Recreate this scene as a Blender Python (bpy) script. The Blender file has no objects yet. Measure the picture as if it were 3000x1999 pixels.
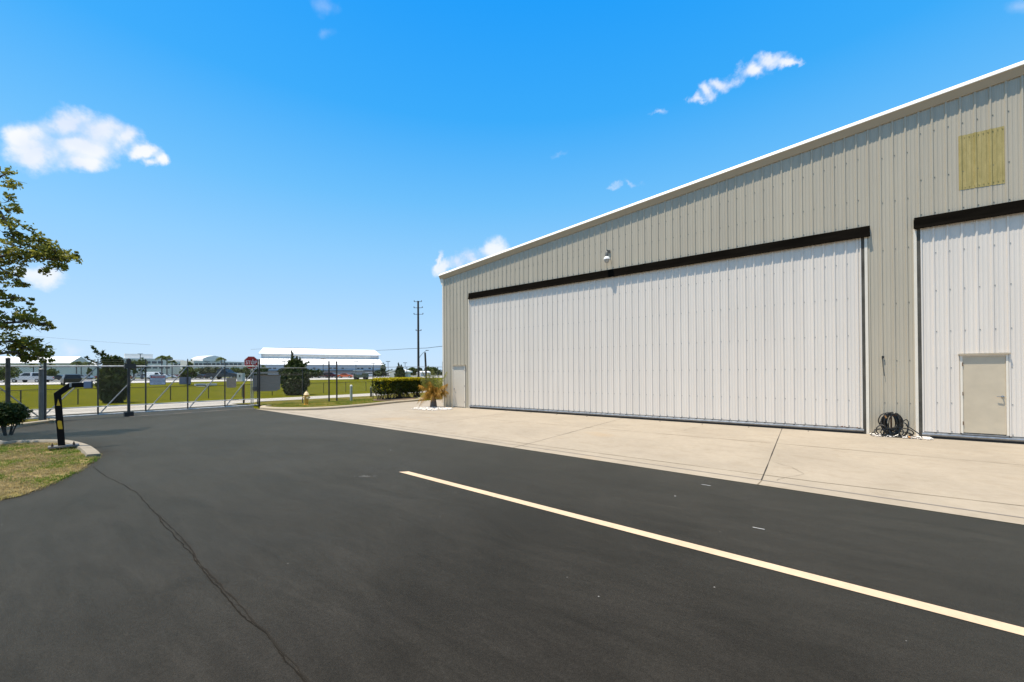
import bpy, bmesh, math, random
from mathutils import Vector, Matrix
R = math.radians
random.seed(7)
scene = bpy.context.scene
col = scene.collection
# ------------------------------------------------------------------ camera
F, YAW, PITCH, ROLL, SHY, CH = 1156.70, 0.637237, 0.0057266, -0.0060649, 86.81, 2.1703
cp_, sp_ = math.cos(PITCH), math.sin(PITCH)
FWD = Vector((-math.sin(YAW)*cp_, math.cos(YAW)*cp_, sp_))
r_ = Vector((math.cos(YAW), math.sin(YAW), 0)); u_ = r_.cross(FWD)
RT = r_*math.cos(ROLL) + u_*math.sin(ROLL); UP = -r_*math.sin(ROLL) + u_*math.cos(ROLL)
CAM = Vector((0, 0, CH))
cd = bpy.data.cameras.new('camera'); cam = bpy.data.objects.new('camera', cd); col.objects.link(cam)
cd.sensor_width = 36; cd.sensor_fit = 'HORIZONTAL'; cd.lens = 36*F/3000; cd.shift_y = SHY/3000
cd.clip_start = .1; cd.clip_end = 6000
m = Matrix((RT, UP, -FWD)).transposed().to_4x4(); m.translation = CAM; cam.matrix_world = m
scene.camera = cam
def ray(px, py): return FWD + RT*((px-1500)/F) - UP*((py-999.5-SHY)/F)
def at(px, py, z=0.0):            # photo pixel -> point on the level z
    d = ray(px, py); return CAM + d*((z-CH)/d.z)
def atX(px, py, X): d = ray(px, py); return CAM + d*(X/d.x)
def atY(px, py, Y): d = ray(px, py); return CAM + d*(Y/d.y)
def atD(px, py, D): return CAM + ray(px, py)*D      # depth along the view axis
# ------------------------------------------------------------------ light
SUN = Vector((-.18, -.27, 1)).normalized()
scene.view_settings.view_transform = 'Standard'; scene.view_settings.look = 'None'
scene.view_settings.exposure = 0.75; scene.view_settings.gamma = 1
sl = bpy.data.lights.new('sun', 'SUN'); sl.energy = 3.85; sl.angle = R(.5); sl.color = (1, .91, .77)
so = bpy.data.objects.new('sun', sl); col.objects.link(so)
so.rotation_euler = SUN.to_track_quat('Z', 'Y').to_euler(); so.location = (0, 0, 40)
w = bpy.data.worlds.new('World'); scene.world = w; w.use_nodes = True
nt = w.node_tree; N = nt.nodes; L = nt.links; N.clear()
sky = N.new('ShaderNodeTexSky'); sky.sky_type = 'NISHITA'; sky.sun_disc = False
sky.sun_elevation = math.asin(SUN.z); sky.sun_rotation = math.atan2(SUN.x, SUN.y)
sky.air_density = 1.0; sky.dust_density = .6; sky.ozone_density = 2.2
def wmath(op, a, b=None, c=None, clamp=False):
    n = N.new('ShaderNodeMath'); n.operation = op; n.use_clamp = clamp
    for i, v in enumerate((a, b, c)):
        if v is None: continue
        if isinstance(v, (int, float)): n.inputs[i].default_value = v
        else: L.new(v, n.inputs[i])
    return n.outputs[0]
hs = N.new('ShaderNodeHueSaturation'); hs.inputs['Saturation'].default_value = 1.22; hs.inputs['Value'].default_value = 1.0
L.new(sky.outputs[0], hs.inputs['Color'])
tc = N.new('ShaderNodeTexCoord'); DIR = tc.outputs['Generated']
sxyz = N.new('ShaderNodeSeparateXYZ'); L.new(DIR, sxyz.inputs[0])
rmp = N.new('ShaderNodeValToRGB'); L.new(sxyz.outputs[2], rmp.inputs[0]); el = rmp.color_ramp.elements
stops = [(0, (.56,.76,1)), (.08, (.49,.72,1)), (.27, (.29,.64,1)), (.39, (.155,.55,1)), (.54, (.035,.425,1)), (.69, (.003,.355,1)), (.80, (.22,.42,.80)), (.92, (.85,.82,.76))]  # top stops, above the view, whitened to add neutral fill light to shade
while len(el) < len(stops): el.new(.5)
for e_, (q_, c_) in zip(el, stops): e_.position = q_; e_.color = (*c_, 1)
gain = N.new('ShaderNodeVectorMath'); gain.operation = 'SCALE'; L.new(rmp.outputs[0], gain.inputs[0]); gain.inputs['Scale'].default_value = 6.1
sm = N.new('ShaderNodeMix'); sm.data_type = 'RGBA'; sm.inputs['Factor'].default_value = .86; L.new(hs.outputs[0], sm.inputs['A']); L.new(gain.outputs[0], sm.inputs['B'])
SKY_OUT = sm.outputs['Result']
nz = N.new('ShaderNodeTexNoise'); nz.inputs['Scale'].default_value = 26; nz.inputs['Detail'].default_value = 7; nz.inputs['Roughness'].default_value = .6
L.new(DIR, nz.inputs['Vector'])
nz2 = N.new('ShaderNodeTexNoise'); nz2.inputs['Scale'].default_value = 9; nz2.inputs['Detail'].default_value = 3
L.new(DIR, nz2.inputs['Vector'])
nw = N.new('ShaderNodeTexNoise'); nw.inputs['Scale'].default_value = 15; nw.inputs['Detail'].default_value = 7; nw.inputs['Roughness'].default_value = .62; L.new(DIR, nw.inputs['Vector'])
wsub = N.new('ShaderNodeVectorMath'); wsub.operation = 'SUBTRACT'; L.new(nw.outputs['Color'], wsub.inputs[0]); wsub.inputs[1].default_value = (.5,.5,.5)
wscl = N.new('ShaderNodeVectorMath'); wscl.operation = 'MULTIPLY'; L.new(wsub.outputs[0], wscl.inputs[0]); wscl.inputs[1].default_value = (165, 110, 0)
def vdot(a, vec):
    n = N.new('ShaderNodeVectorMath'); n.operation = 'DOT_PRODUCT'; L.new(a, n.inputs[0]); n.inputs[1].default_value = vec
    return n.outputs['Value']
def cloud(cx, cy, blobs, rag=.55, soft=.5, dens=1.0):
    c = ray(cx, cy).normalized()
    g1 = (ray(cx+5, cy).normalized()-ray(cx-5, cy).normalized())/10
    g2 = (ray(cx, cy+5).normalized()-ray(cx, cy-5).normalized())/10
    inv = Matrix((g1, g2, c)).transposed().inverted()
    a = vdot(DIR, inv[0]); b = vdot(DIR, inv[1]); f = vdot(DIR, c)
    comb = N.new('ShaderNodeCombineXYZ'); L.new(a, comb.inputs[0]); L.new(b, comb.inputs[1])
    wadd = N.new('ShaderNodeVectorMath'); wadd.operation = 'ADD'; L.new(comb.outputs[0], wadd.inputs[0]); L.new(wscl.outputs[0], wadd.inputs[1]); comb = wadd
    best = None
    for (x, y, rx, ry) in blobs:
        s = N.new('ShaderNodeVectorMath'); s.operation = 'SUBTRACT'; L.new(comb.outputs[0], s.inputs[0]); s.inputs[1].default_value = (x-cx, y-cy, 0)
        dv = N.new('ShaderNodeVectorMath'); dv.operation = 'DIVIDE'; L.new(s.outputs[0], dv.inputs[0]); dv.inputs[1].default_value = (rx, ry, 1)
        ln = N.new('ShaderNodeVectorMath'); ln.operation = 'LENGTH'; L.new(dv.outputs[0], ln.inputs[0])
        v = ln.outputs['Value']
        if best is None: best = v
        else:
            n = N.new('ShaderNodeMath'); n.operation = 'SMOOTH_MIN'; L.new(best, n.inputs[0]); L.new(v, n.inputs[1]); n.inputs[2].default_value = .75; best = n.outputs[0]
    d = wmath('SUBTRACT', 1.12, best)
    d = wmath('ADD', d, wmath('MULTIPLY', wmath('SUBTRACT', nz.outputs['Fac'], .5), rag*3.0))
    d = wmath('ADD', d, wmath('MULTIPLY', wmath('SUBTRACT', nz2.outputs['Fac'], .5), rag*2.5))
    d = wmath('DIVIDE', d, soft, clamp=True)
    ss = N.new('ShaderNodeMapRange'); ss.interpolation_type = 'SMOOTHSTEP'; L.new(d, ss.inputs[0]); ss.inputs[4].default_value = dens
    return wmath('MULTIPLY', ss.outputs[0], wmath('GREATER_THAN', f, 0))
masks = [
 cloud(250, 410, [(97, 408, 70, 50), (118, 445, 66, 50), (210, 362, 74, 50), (300, 385, 80, 56), (250, 440, 120, 40), (372, 408, 56, 42), (235, 480, 95, 30), (425, 452, 44, 26), (478, 476, 34, 28)], .26, .85),
 cloud(2160, 220, [(2250, 176, 52, 25), (2195, 205, 48, 27), (2125, 240, 46, 27), (2072, 268, 34, 27), (2295, 190, 42, 12), (2040, 298, 26, 20)], .28, 1.0, .95),
 cloud(1430, 740, [(1445, 735, 54, 50), (1370, 758, 50, 34), (1300, 775, 50, 22), (1283, 762, 16, 32)], .28, 1.0, .9),
 cloud(110, 800, [(140, 800, 60, 34), (90, 795, 50, 26)], .25, 1.0, .85),
 cloud(1820, 545, [(1795, 545, 28, 9), (1855, 542, 25, 9)], .25, 1.3, .35),
 cloud(1930, 318, [(1930, 318, 24, 12)], .3, 1.1, .5),
 cloud(950, 60, [(945, 10, 44, 30), (960, 98, 42, 24)], .25, 1.9, .25),
 cloud(2990, 20, [(2995, 20, 50, 30)], .2, 1.6, .3),
 cloud(1640, 470, [(1640, 460, 30, 10)], .15, 1.2, .15),
 cloud(250, 1035, [(225, 1030, 44, 18), (330, 1050, 30, 10)], .15, 1.0, .45)]
mk = masks[0]
for x_ in masks[1:]: mk = wmath('MAXIMUM', mk, x_)
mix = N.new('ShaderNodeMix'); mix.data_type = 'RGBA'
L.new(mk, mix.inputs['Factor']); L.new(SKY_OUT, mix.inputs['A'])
cc = N.new('ShaderNodeMix'); cc.data_type = 'RGBA'; 
cmr = N.new('ShaderNodeMapRange'); cmr.inputs[1].default_value = .36; cmr.inputs[2].default_value = .62; L.new(nz2.outputs['Fac'], cmr.inputs[0]); L.new(cmr.outputs[0], cc.inputs['Factor'])
cc.inputs['A'].default_value = (4.1, 4.75, 6.1, 1); cc.inputs['B'].default_value = (5.7, 5.85, 6.3, 1)
L.new(cc.outputs['Result'], mix.inputs['B'])
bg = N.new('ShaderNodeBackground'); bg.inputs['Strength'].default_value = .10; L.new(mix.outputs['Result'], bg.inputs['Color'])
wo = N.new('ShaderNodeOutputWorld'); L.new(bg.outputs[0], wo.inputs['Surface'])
# ------------------------------------------------------------------ materials
MATS = {}
def mat(name, c, rough=.6, metal=0, var=0, scale=3, bump=0, bscale=40, spec=.5, c2=None, stretch=(1,1,1), var2=0, scale2=.3):
    if name in MATS: return MATS[name]
    M = bpy.data.materials.new(name); M.use_nodes = True; t = M.node_tree; b = t.nodes['Principled BSDF']
    b.inputs['Roughness'].default_value = rough; b.inputs['Metallic'].default_value = metal
    b.inputs['Specular IOR Level'].default_value = spec
    b.inputs['Base Color'].default_value = (*c, 1)
    if var or c2 or var2 or bump:
        co = t.nodes.new('ShaderNodeTexCoord'); mp = t.nodes.new('ShaderNodeMapping'); mp.inputs['Scale'].default_value = stretch
        t.links.new(co.outputs['Object'], mp.inputs['Vector'])
        n = t.nodes.new('ShaderNodeTexNoise'); n.inputs['Scale'].default_value = scale; n.inputs['Detail'].default_value = 6; n.inputs['Roughness'].default_value = .62
        t.links.new(mp.outputs[0], n.inputs['Vector'])
        rp = t.nodes.new('ShaderNodeValToRGB'); t.links.new(n.outputs['Fac'], rp.inputs[0])
        rp.color_ramp.elements[0].position = .33; rp.color_ramp.elements[1].position = .67
        lo = c if c2 else [x*(1-var) for x in c]; hi = c2 if c2 else [x*(1+var) for x in c]
        rp.color_ramp.elements[0].color = (*lo, 1); rp.color_ramp.elements[1].color = (*hi, 1)
        out = rp.outputs[0]
        if var2:
            n2 = t.nodes.new('ShaderNodeTexNoise'); n2.inputs['Scale'].default_value = scale2; n2.inputs['Detail'].default_value = 4
            t.links.new(mp.outputs[0], n2.inputs['Vector'])
            mr = t.nodes.new('ShaderNodeMapRange'); mr.inputs[1].default_value = .3; mr.inputs[2].default_value = .7
            mr.inputs[3].default_value = 1-var2; mr.inputs[4].default_value = 1+var2; t.links.new(n2.outputs['Fac'], mr.inputs[0])
            vm = t.nodes.new('ShaderNodeVectorMath'); vm.operation = 'SCALE'; t.links.new(out, vm.inputs[0]); t.links.new(mr.outputs[0], vm.inputs['Scale'])
            out = vm.outputs[0]
        t.links.new(out, b.inputs['Base Color'])
        if bump:
            nb = t.nodes.new('ShaderNodeTexNoise'); nb.inputs['Scale'].default_value = bscale; nb.inputs['Detail'].default_value = 5
            t.links.new(co.outputs['Object'], nb.inputs['Vector'])
            bp = t.nodes.new('ShaderNodeBump'); bp.inputs['Strength'].default_value = bump; bp.inputs['Distance'].default_value = .02
            t.links.new(nb.outputs['Fac'], bp.inputs['Height']); t.links.new(bp.outputs[0], b.inputs['Normal'])
    MATS[name] = M; return M
def leafmat(name, c, c2, rough=.5, trans=.3, scale=2.5):
    M = mat(name, c, rough, c2=c2, scale=scale, spec=.3)
    t = M.node_tree; b = t.nodes['Principled BSDF']; out = [n for n in t.nodes if n.type == 'OUTPUT_MATERIAL'][0]
    tr = t.nodes.new('ShaderNodeBsdfTranslucent'); mx = t.nodes.new('ShaderNodeMixShader'); mx.inputs[0].default_value = trans
    src = b.inputs['Base Color'].links[0].from_socket; t.links.new(src, tr.inputs['Color'])
    t.links.new(b.outputs[0], mx.inputs[1]); t.links.new(tr.outputs[0], mx.inputs[2]); t.links.new(mx.outputs[0], out.inputs['Surface'])
    return M
# ------------------------------------------------------------------ mesh helpers
class MB:
    def __init__(s): s.v = []; s.f = []
    def add(s, vs, fs):
        o = len(s.v); s.v += [tuple(x) for x in vs]; s.f += [tuple(i+o for i in f) for f in fs]; return s
    def box(s, x0, x1, y0, y1, z0, z1):
        return s.add([(x0,y0,z0),(x1,y0,z0),(x1,y1,z0),(x0,y1,z0),(x0,y0,z1),(x1,y0,z1),(x1,y1,z1),(x0,y1,z1)],
                     [(0,3,2,1),(4,5,6,7),(0,1,5,4),(1,2,6,5),(2,3,7,6),(3,0,4,7)])
    def tube(s, pts, r, n=8, cap=True, closed=False):
        pts = [Vector(p) for p in pts]; rs = r if isinstance(r, (list, tuple)) else [r]*len(pts)
        base = len(s.v); k = len(pts); prev = None
        for i, p in enumerate(pts):
            if closed: t = pts[(i+1) % k]-pts[i-1]
            else: t = pts[min(i+1, k-1)]-pts[max(i-1, 0)]
            if t.length < 1e-9: t = Vector((0, 0, 1))
            t.normalize()
            if prev is None:
                a = Vector((0, 0, 1)) if abs(t.z) < .9 else Vector((1, 0, 0)); u = t.cross(a).normalized()
            else:
                u = prev-t*prev.dot(t); u = u.normalized() if u.length > 1e-6 else t.orthogonal().normalized()
            prev = u; v = t.cross(u)
            for j in range(n):
                an = 2*math.pi*j/n; s.v.append(tuple(p+(u*math.cos(an)+v*math.sin(an))*rs[i]))
        for i in range(k if closed else k-1):
            for j in range(n):
                a = base+i*n+j; b = base+i*n+(j+1) % n; i2 = (i+1) % k
                s.f.append((a, b, base+i2*n+(j+1) % n, base+i2*n+j))
        if cap and not closed:
            s.f.append(tuple(base+j for j in range(n))[::-1]); s.f.append(tuple(base+(k-1)*n+j for j in range(n)))
        return s
    def lathe(s, prof, c=(0,0,0), n=16):
        base = len(s.v)
        for r, z in prof:
            for j in range(n):
                a = 2*math.pi*j/n; s.v.append((c[0]+r*math.cos(a), c[1]+r*math.sin(a), c[2]+z))
        for i in range(len(prof)-1):
            for j in range(n):
                s.f.append((base+i*n+j, base+i*n+(j+1) % n, base+(i+1)*n+(j+1) % n, base+(i+1)*n+j))
        s.f.append(tuple(base+j for j in range(n))[::-1]); s.f.append(tuple(base+(len(prof)-1)*n+j for j in range(n)))
        return s
    def prism(s, poly, ax, a0, a1):       # poly of 2D points extruded along axis ax
        def P(p, t):
            return {'x': (t, p[0], p[1]), 'y': (p[0], t, p[1]), 'z': (p[0], p[1], t)}[ax]
        n = len(poly)
        return s.add([P(p, a0) for p in poly]+[P(p, a1) for p in poly],
                     [tuple(range(n))[::-1], tuple(range(n, 2*n))]+[(i, (i+1) % n, n+(i+1) % n, n+i) for i in range(n)])
    def obox(s, c, rt, up, fw, hx, hy, hz):
        c = Vector(c); P = []
        for dz in (-1, 1):
            for dx, dy in ((-1,-1),(1,-1),(1,1),(-1,1)): P.append(c+rt*dx*hx+fw*dy*hy+up*dz*hz)
        return s.add(P, [(0,3,2,1),(4,5,6,7),(0,1,5,4),(1,2,6,5),(2,3,7,6),(3,0,4,7)])
    def leaf(s, p, size, nrm=None, asp=1.6):
        n = nrm or Vector((random.gauss(0,1), random.gauss(0,1), random.gauss(0,1)+.4)).normalized()
        u = n.orthogonal().normalized(); u.rotate(Matrix.Rotation(random.uniform(0, 6.28), 3, n)); v = n.cross(u)
        a = size*.5; l = size*.5*asp; p = Vector(p); k = n*size*.12
        return s.add([p-v*l, p+u*a-k, p+v*l, p-u*a-k], [(0,1,2,3)])
    def build(s, name, M, parent=None, smooth=False, bevel=0):
        me = bpy.data.meshes.new(name); me.from_pydata(s.v, [], s.f); me.update()
        if smooth:
            for p in me.polygons: p.use_smooth = True
            try: me.set_sharp_from_angle(angle=R(40))
            except Exception: pass
        me.materials.append(M)
        o = bpy.data.objects.new(name, me); col.objects.link(o)
        if parent: o.parent = parent
        if bevel:
            bv = o.modifiers.new('bevel', 'BEVEL'); bv.width = bevel; bv.segments = 2; bv.limit_method = 'ANGLE'
        return o
def tag(o, label=None, cat=None, group=None, kind=None):
    if label: o['label'] = label
    if cat: o['category'] = cat
    if group: o['group'] = group
    if kind: o['kind'] = kind
    return o
def thing(name, label, cat, loc=(0,0,0), rz=0, group=None):
    o = bpy.data.objects.new(name, None); col.objects.link(o); o.empty_display_size = .2
    o.location = loc; o.rotation_euler = (0, 0, rz); return tag(o, label, cat, group)
def kids(o): return list(o.children)
def copy_tree(o, parent=None):
    c = o.copy(); col.objects.link(c); c.parent = parent
    for ch in kids(o): copy_tree(ch, c)
    return c
def struct(name, mb, M, smooth=False): return tag(mb.build(name, M, smooth=smooth), kind='structure')
def recenter(o, loc):            # move a mesh object's origin to loc (vertices given in world space)
    o.data.transform(Matrix.Translation(-Vector(loc))); o.location = loc; return o
def sheet(pts, z=None):
    mb = MB(); mb.add([(p[0], p[1], p[2] if z is None else z) for p in pts], [tuple(range(len(pts)))]); return mb
def text_mesh(body, size, name, M, parent, mtx, depth=.002, align='CENTER', sx=1):
    cu = bpy.data.curves.new(name, 'FONT'); cu.body = body; cu.size = size; cu.align_x = align; cu.align_y = 'CENTER'; cu.extrude = depth; cu.offset = size*.012
    t = bpy.data.objects.new(name+'_tmp', cu); col.objects.link(t)
    me = bpy.data.meshes.new_from_object(t.evaluated_get(bpy.context.evaluated_depsgraph_get())); bpy.data.objects.remove(t)
    me.transform(Matrix.Diagonal((sx, 1, 1, 1))); me.transform(mtx); me.materials.clear(); me.materials.append(M)
    o = bpy.data.objects.new(name, me); col.objects.link(o); o.parent = parent; return o
# plane frame facing +X (towards the lot): local x -> +Y, local y -> +Z, local z -> +X
def facing_x(loc): return Matrix.Translation(loc) @ Matrix(((0,0,1,0),(1,0,0,0),(0,1,0,0),(0,0,0,1)))
def wloc(o):
    v = Vector((0, 0, 0))
    while o: v = v+Vector(o.location); o = o.parent
    return v
def part(name, mb, M, parent, smooth=False, bevel=0):      # mesh given in world coordinates, hung under parent (unrotated)
    o = mb.build(name, M, parent, smooth, bevel); o.data.transform(Matrix.Translation(-wloc(parent))); return o
def solo(name, mb, M, label, cat, loc, group=None, smooth=False, bevel=0):
    o = mb.build(name, M, None, smooth, bevel); recenter(o, loc); return tag(o, label, cat, group)
# ------------------------------------------------------------------ ground materials
def asphalt():
    M = mat('asphalt', (.026,.0255,.0245), .8, spec=.05); t = M.node_tree; b = t.nodes['Principled BSDF']; b.inputs['Sheen Weight'].default_value = .40; b.inputs['Sheen Roughness'].default_value = .33; b.inputs['Sheen Tint'].default_value = (1,.77,.52,1); n = t.nodes; l = t.links
    co = n.new('ShaderNodeTexCoord'); P = co.outputs['Object']
    def noise(sc, det=5, ro=.6, st=(1,1,1), dist=0):
        mp = n.new('ShaderNodeMapping'); mp.inputs['Scale'].default_value = st; l.new(P, mp.inputs['Vector'])
        x = n.new('ShaderNodeTexNoise'); x.inputs['Scale'].default_value = sc; x.inputs['Detail'].default_value = det; x.inputs['Roughness'].default_value = ro
        x.inputs['Distortion'].default_value = dist; l.new(mp.outputs[0], x.inputs['Vector']); return x.outputs['Fac']
    def mr(v, a, b_, c, d):
        x = n.new('ShaderNodeMapRange'); l.new(v, x.inputs[0])
        for i, q in enumerate((a, b_, c, d)): x.inputs[i+1].default_value = q
        return x.outputs[0]
    def mul(a, b_):
        x = n.new('ShaderNodeMath'); x.operation = 'MULTIPLY'; l.new(a, x.inputs[0]); l.new(b_, x.inputs[1]); return x.outputs[0]
    f = mul(mr(noise(.2, 4, .6, dist=.9), .34, .66, .76, 1.25), mr(noise(.9, 6, .7, (.5,1.7,1), 1.4), .32, .68, .78, 1.2))
    f = mul(f, mr(noise(150, 2, .7), .25, .75, .5, 1.5))
    f = mul(f, mr(noise(28, 4, .8), .3, .7, .80, 1.2))
    # faint drag marks of the sealer, running with the lane
    f = mul(f, mr(noise(.8, 6, .75, (.25, 4, 1), .8), .34, .72, .90, 1.16))
    f = mul(f, mr(noise(5, 5, .75, (.6,1.6,1), 1), .3, .7, .88, 1.12))
    base = n.new('ShaderNodeVectorMath'); base.operation = 'SCALE'; base.inputs[0].default_value = (.0210,.0189,.0160); l.new(f, base.inputs['Scale'])
    # sparse pale grit
    vo = n.new('ShaderNodeTexVoronoi'); vo.inputs['Scale'].default_value = 2.1; l.new(P, vo.inputs['Vector'])
    sp = n.new('ShaderNodeMath'); sp.operation = 'LESS_THAN'; l.new(vo.outputs['Distance'], sp.inputs[0]); sp.inputs[1].default_value = .018
    mx = n.new('ShaderNodeMix'); mx.data_type = 'RGBA'; l.new(sp.outputs[0], mx.inputs['Factor']); l.new(base.outputs[0], mx.inputs['A']); mx.inputs['B'].default_value = (.22,.21,.19,1)
    l.new(mx.outputs['Result'], b.inputs['Base Color'])
    l.new(mr(noise(.5, 5, .6, dist=1), .3, .7, .72, .88), b.inputs['Roughness'])
    bp = n.new('ShaderNodeBump'); bp.inputs['Strength'].default_value = .55; bp.inputs['Distance'].default_value = .008
    l.new(noise(110, 3, .75), bp.inputs['Height']); l.new(bp.outputs[0], b.inputs['Normal'])
    return M
def concrete(name, c, stain=.14):
    M = mat(name, c, .8, spec=.3); t = M.node_tree; b = t.nodes['Principled BSDF']; n = t.nodes; l = t.links
    co = n.new('ShaderNodeTexCoord'); P = co.outputs['Object']
    def noise(sc, det=5, ro=.6, st=(1,1,1), dist=0):
        mp = n.new('ShaderNodeMapping'); mp.inputs['Scale'].default_value = st; l.new(P, mp.inputs['Vector'])
        x = n.new('ShaderNodeTexNoise'); x.inputs['Scale'].default_value = sc; x.inputs['Detail'].default_value = det; x.inputs['Roughness'].default_value = ro
        x.inputs['Distortion'].default_value = dist; l.new(mp.outputs[0], x.inputs['Vector']); return x.outputs['Fac']
    def ramp(v, a, ca, b_, cb):
        r = n.new('ShaderNodeValToRGB'); l.new(v, r.inputs[0]); e = r.color_ramp.elements
        e[0].position = a; e[0].color = (*ca, 1); e[1].position = b_; e[1].color = (*cb, 1); return r.outputs[0]
    def mul(a, b_):
        x = n.new('ShaderNodeMix'); x.data_type = 'RGBA'; x.blend_type = 'MULTIPLY'; x.inputs['Factor'].default_value = 1
        l.new(a, x.inputs['A']); l.new(b_, x.inputs['B']); return x.outputs['Result']
    k = ramp(noise(.45, 5, .62, dist=.5), .32, [x*(1-stain) for x in c], .66, [x*(1+stain*.55) for x in c])
    k = mul(k, ramp(noise(1.7, 6, .7, (.8,1.3,1), .9), .28, (.88,.86,.83), .5, (1,1,1)))
    k = mul(k, ramp(noise(6, 6, .7), .25, (.93,.925,.91), .6, (1.03,1.03,1.03)))
    k = mul(k, ramp(noise(95, 3, .7), .25, (.9,.9,.9), .75, (1.08,1.08,1.08)))
    # rusty bloom patches
    k2 = ramp(noise(.28, 3, .5, dist=.2), .62, (1,1,1), .74, (1.03,.93,.80))
    l.new(mul(k, k2), b.inputs['Base Color'])
    bp = n.new('ShaderNodeBump'); bp.inputs['Strength'].default_value = .25; bp.inputs['Distance'].default_value = .006
    l.new(noise(60, 4, .7), bp.inputs['Height']); l.new(bp.outputs[0], b.inputs['Normal'])
    return M
def grassmat(name, a, b_, c, sc=.6):
    M = mat(name, a, .9, spec=.03); t = M.node_tree; b = t.nodes['Principled BSDF']; n = t.nodes; l = t.links
    co = n.new('ShaderNodeTexCoord'); P = co.outputs['Object']
    def noise(s, det=5, st=(1,1,1)):
        mp = n.new('ShaderNodeMapping'); mp.inputs['Scale'].default_value = st; l.new(P, mp.inputs['Vector'])
        x = n.new('ShaderNodeTexNoise'); x.inputs['Scale'].default_value = s; x.inputs['Detail'].default_value = det; x.inputs['Roughness'].default_value = .7; l.new(mp.outputs[0], x.inputs['Vector']); return x.outputs['Fac']
    r = n.new('ShaderNodeValToRGB'); l.new(noise(sc, 6), r.inputs[0]); e = r.color_ramp.elements
    e[0].position = .3; e[0].color = (*a, 1); e[1].position = .72; e[1].color = (*c, 1); m_ = e.new(.5); m_.color = (*b_, 1)
    r2 = n.new('ShaderNodeValToRGB'); l.new(noise(9, 6, (1,2.2,1)), r2.inputs[0]); r2.color_ramp.elements[0].position = .25; r2.color_ramp.elements[0].color = (.6,.62,.6,1); r2.color_ramp.elements[1].position = .7; r2.color_ramp.elements[1].color = (1.25,1.22,1.1,1)
    x = n.new('ShaderNodeMix'); x.data_type = 'RGBA'; x.blend_type = 'MULTIPLY'; x.inputs['Factor'].default_value = 1; l.new(r.outputs[0], x.inputs['A']); l.new(r2.outputs[0], x.inputs['B'])
    l.new(x.outputs['Result'], b.inputs['Base Color'])
    bp = n.new('ShaderNodeBump'); bp.inputs['Strength'].default_value = .8; bp.inputs['Distance'].default_value = .05; l.new(noise(25, 4), bp.inputs['Height']); l.new(bp.outputs[0], b.inputs['Normal'])
    return M
ASP = asphalt()
CON = concrete('apron concrete', (.338,.288,.224), .10)
WALK = concrete('walk concrete', (.40,.365,.315), .08)
KERB = concrete('kerb concrete', (.40,.335,.24), .12)
LAWN = grassmat('lawn', (.072,.080,.0008), (.104,.106,.0010), (.142,.128,.003))
ROUGH = grassmat('rough grass', (.07,.072,.008), (.13,.115,.02), (.21,.165,.06), 1.4)
DARK = mat('joint filler', (.035,.03,.024), .9)
# ------------------------------------------------------------------ the setting
gx = [400,-30,-46,-50,-56,-62,-68,-74,-80,-86,-200,-600,-3500]
def gz(X):
    t = min(1, max(0, (-46-X)/36)); return -.03+.93*t*t*(3-2*t)
g = MB(); ys = [-3500,-600,-150,-40,40,150,600,3500]
for x in gx:
    for y in ys: g.v.append((x, y, gz(x)))
for i in range(len(gx)-1):
    for j in range(len(ys)-1):
        a = i*len(ys)+j; g.f.append((a, a+1, a+len(ys)+1, a+len(ys)))
struct('ground', g, LAWN, True)
def edgeY(X): return 8.72-(X-1.6)*.0565 if X > -14.7 else 9.64-(X+14.7)*.0565      # asphalt / apron boundary
lot = [(-28.35,-70),(60,-70),(60,edgeY(60))]+[(x, edgeY(x)) for x in (20,6,2.4,-.7,-4,-8,-11,-14.7)]+[(-19,9.86),(-24,10.14),(-28.0,10.36),(-28.35,10.38)]
struct('asphalt_lot', sheet(lot, .004), ASP)
struct('gate_driveway', sheet([(-33.2,-70),(-28.55,-70),(-28.55,10.5),(-29.6,10.9),(-33.2,11.6)], .004), ASP)
struct('gate_threshold', MB().box(-28.55,-28.35,4.7,10.55,-.05,.008), concrete('threshold concrete', (.42,.32,.24), .05))
struct('threshold_seam', MB().box(-28.55,-28.35,-70,4.7,-.05,.006), DARK)
struct('road_concrete', sheet([(-40.4,-90),(-33.2,-90),(-33.2,11.8),(-35,13.2),(-40.0,13.0)], .006), WALK)
for k in (-35.4,-36.6): struct('road_joint', MB().box(k,k+.12,-90,11.5,-.02,.010), DARK)
struct('sidewalk', sheet([(-38.9,13.0),(-35.0,13.2),(-34.4,18),(-34.0,24),(-33.6,90),(-37.6,90),(-38.4,30)], .012), WALK)
# apron
ap = [(-28.0,10.36),(-24,10.14),(-19,9.86)]+[(x, edgeY(x)) for x in (-14.7,-11,-8,-4,-.7,2.4,6,20,60)]+[(60,18.3),(-18.8,18.3),(-18.8,26),(-24.2,26),(-24.2,20.3),(-24.2,18.4),(-23.7,16.6),(-23.35,14.9),(-23.3,13.2),(-23.75,11.9),(-24.8,10.95),(-25.9,10.55),(-27.1,10.45)]
struct('apron', sheet(ap, .010), CON)
def strip(name, pts, wd, z, M, jit=0, seg=.5, kind=True):
    P = []
    for a, b in zip(pts[:-1], pts[1:]):
        a = Vector(a[:2]); b = Vector(b[:2]); n = max(1, int((b-a).length/seg))
        for i in range(n): P.append(a.lerp(b, i/n))
    P.append(Vector(pts[-1][:2])); mb = MB()
    off = 0
    for i, p in enumerate(P):
        t = P[min(i+1, len(P)-1)]-P[max(i-1, 0)]; t.normalize(); nn = Vector((-t.y, t.x)); off = off*.85+random.uniform(-jit, jit)
        ww = wd*.5*(1+(random.uniform(-.5, .6) if jit else 0)); q = p+nn*off
        mb.v += [(*(q+nn*ww), z), (*(q-nn*ww), z)]
        if i: k = 2*i; mb.f.append((k-2, k-1, k+1, k))
    return struct(name, mb, M) if kind else mb
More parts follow.
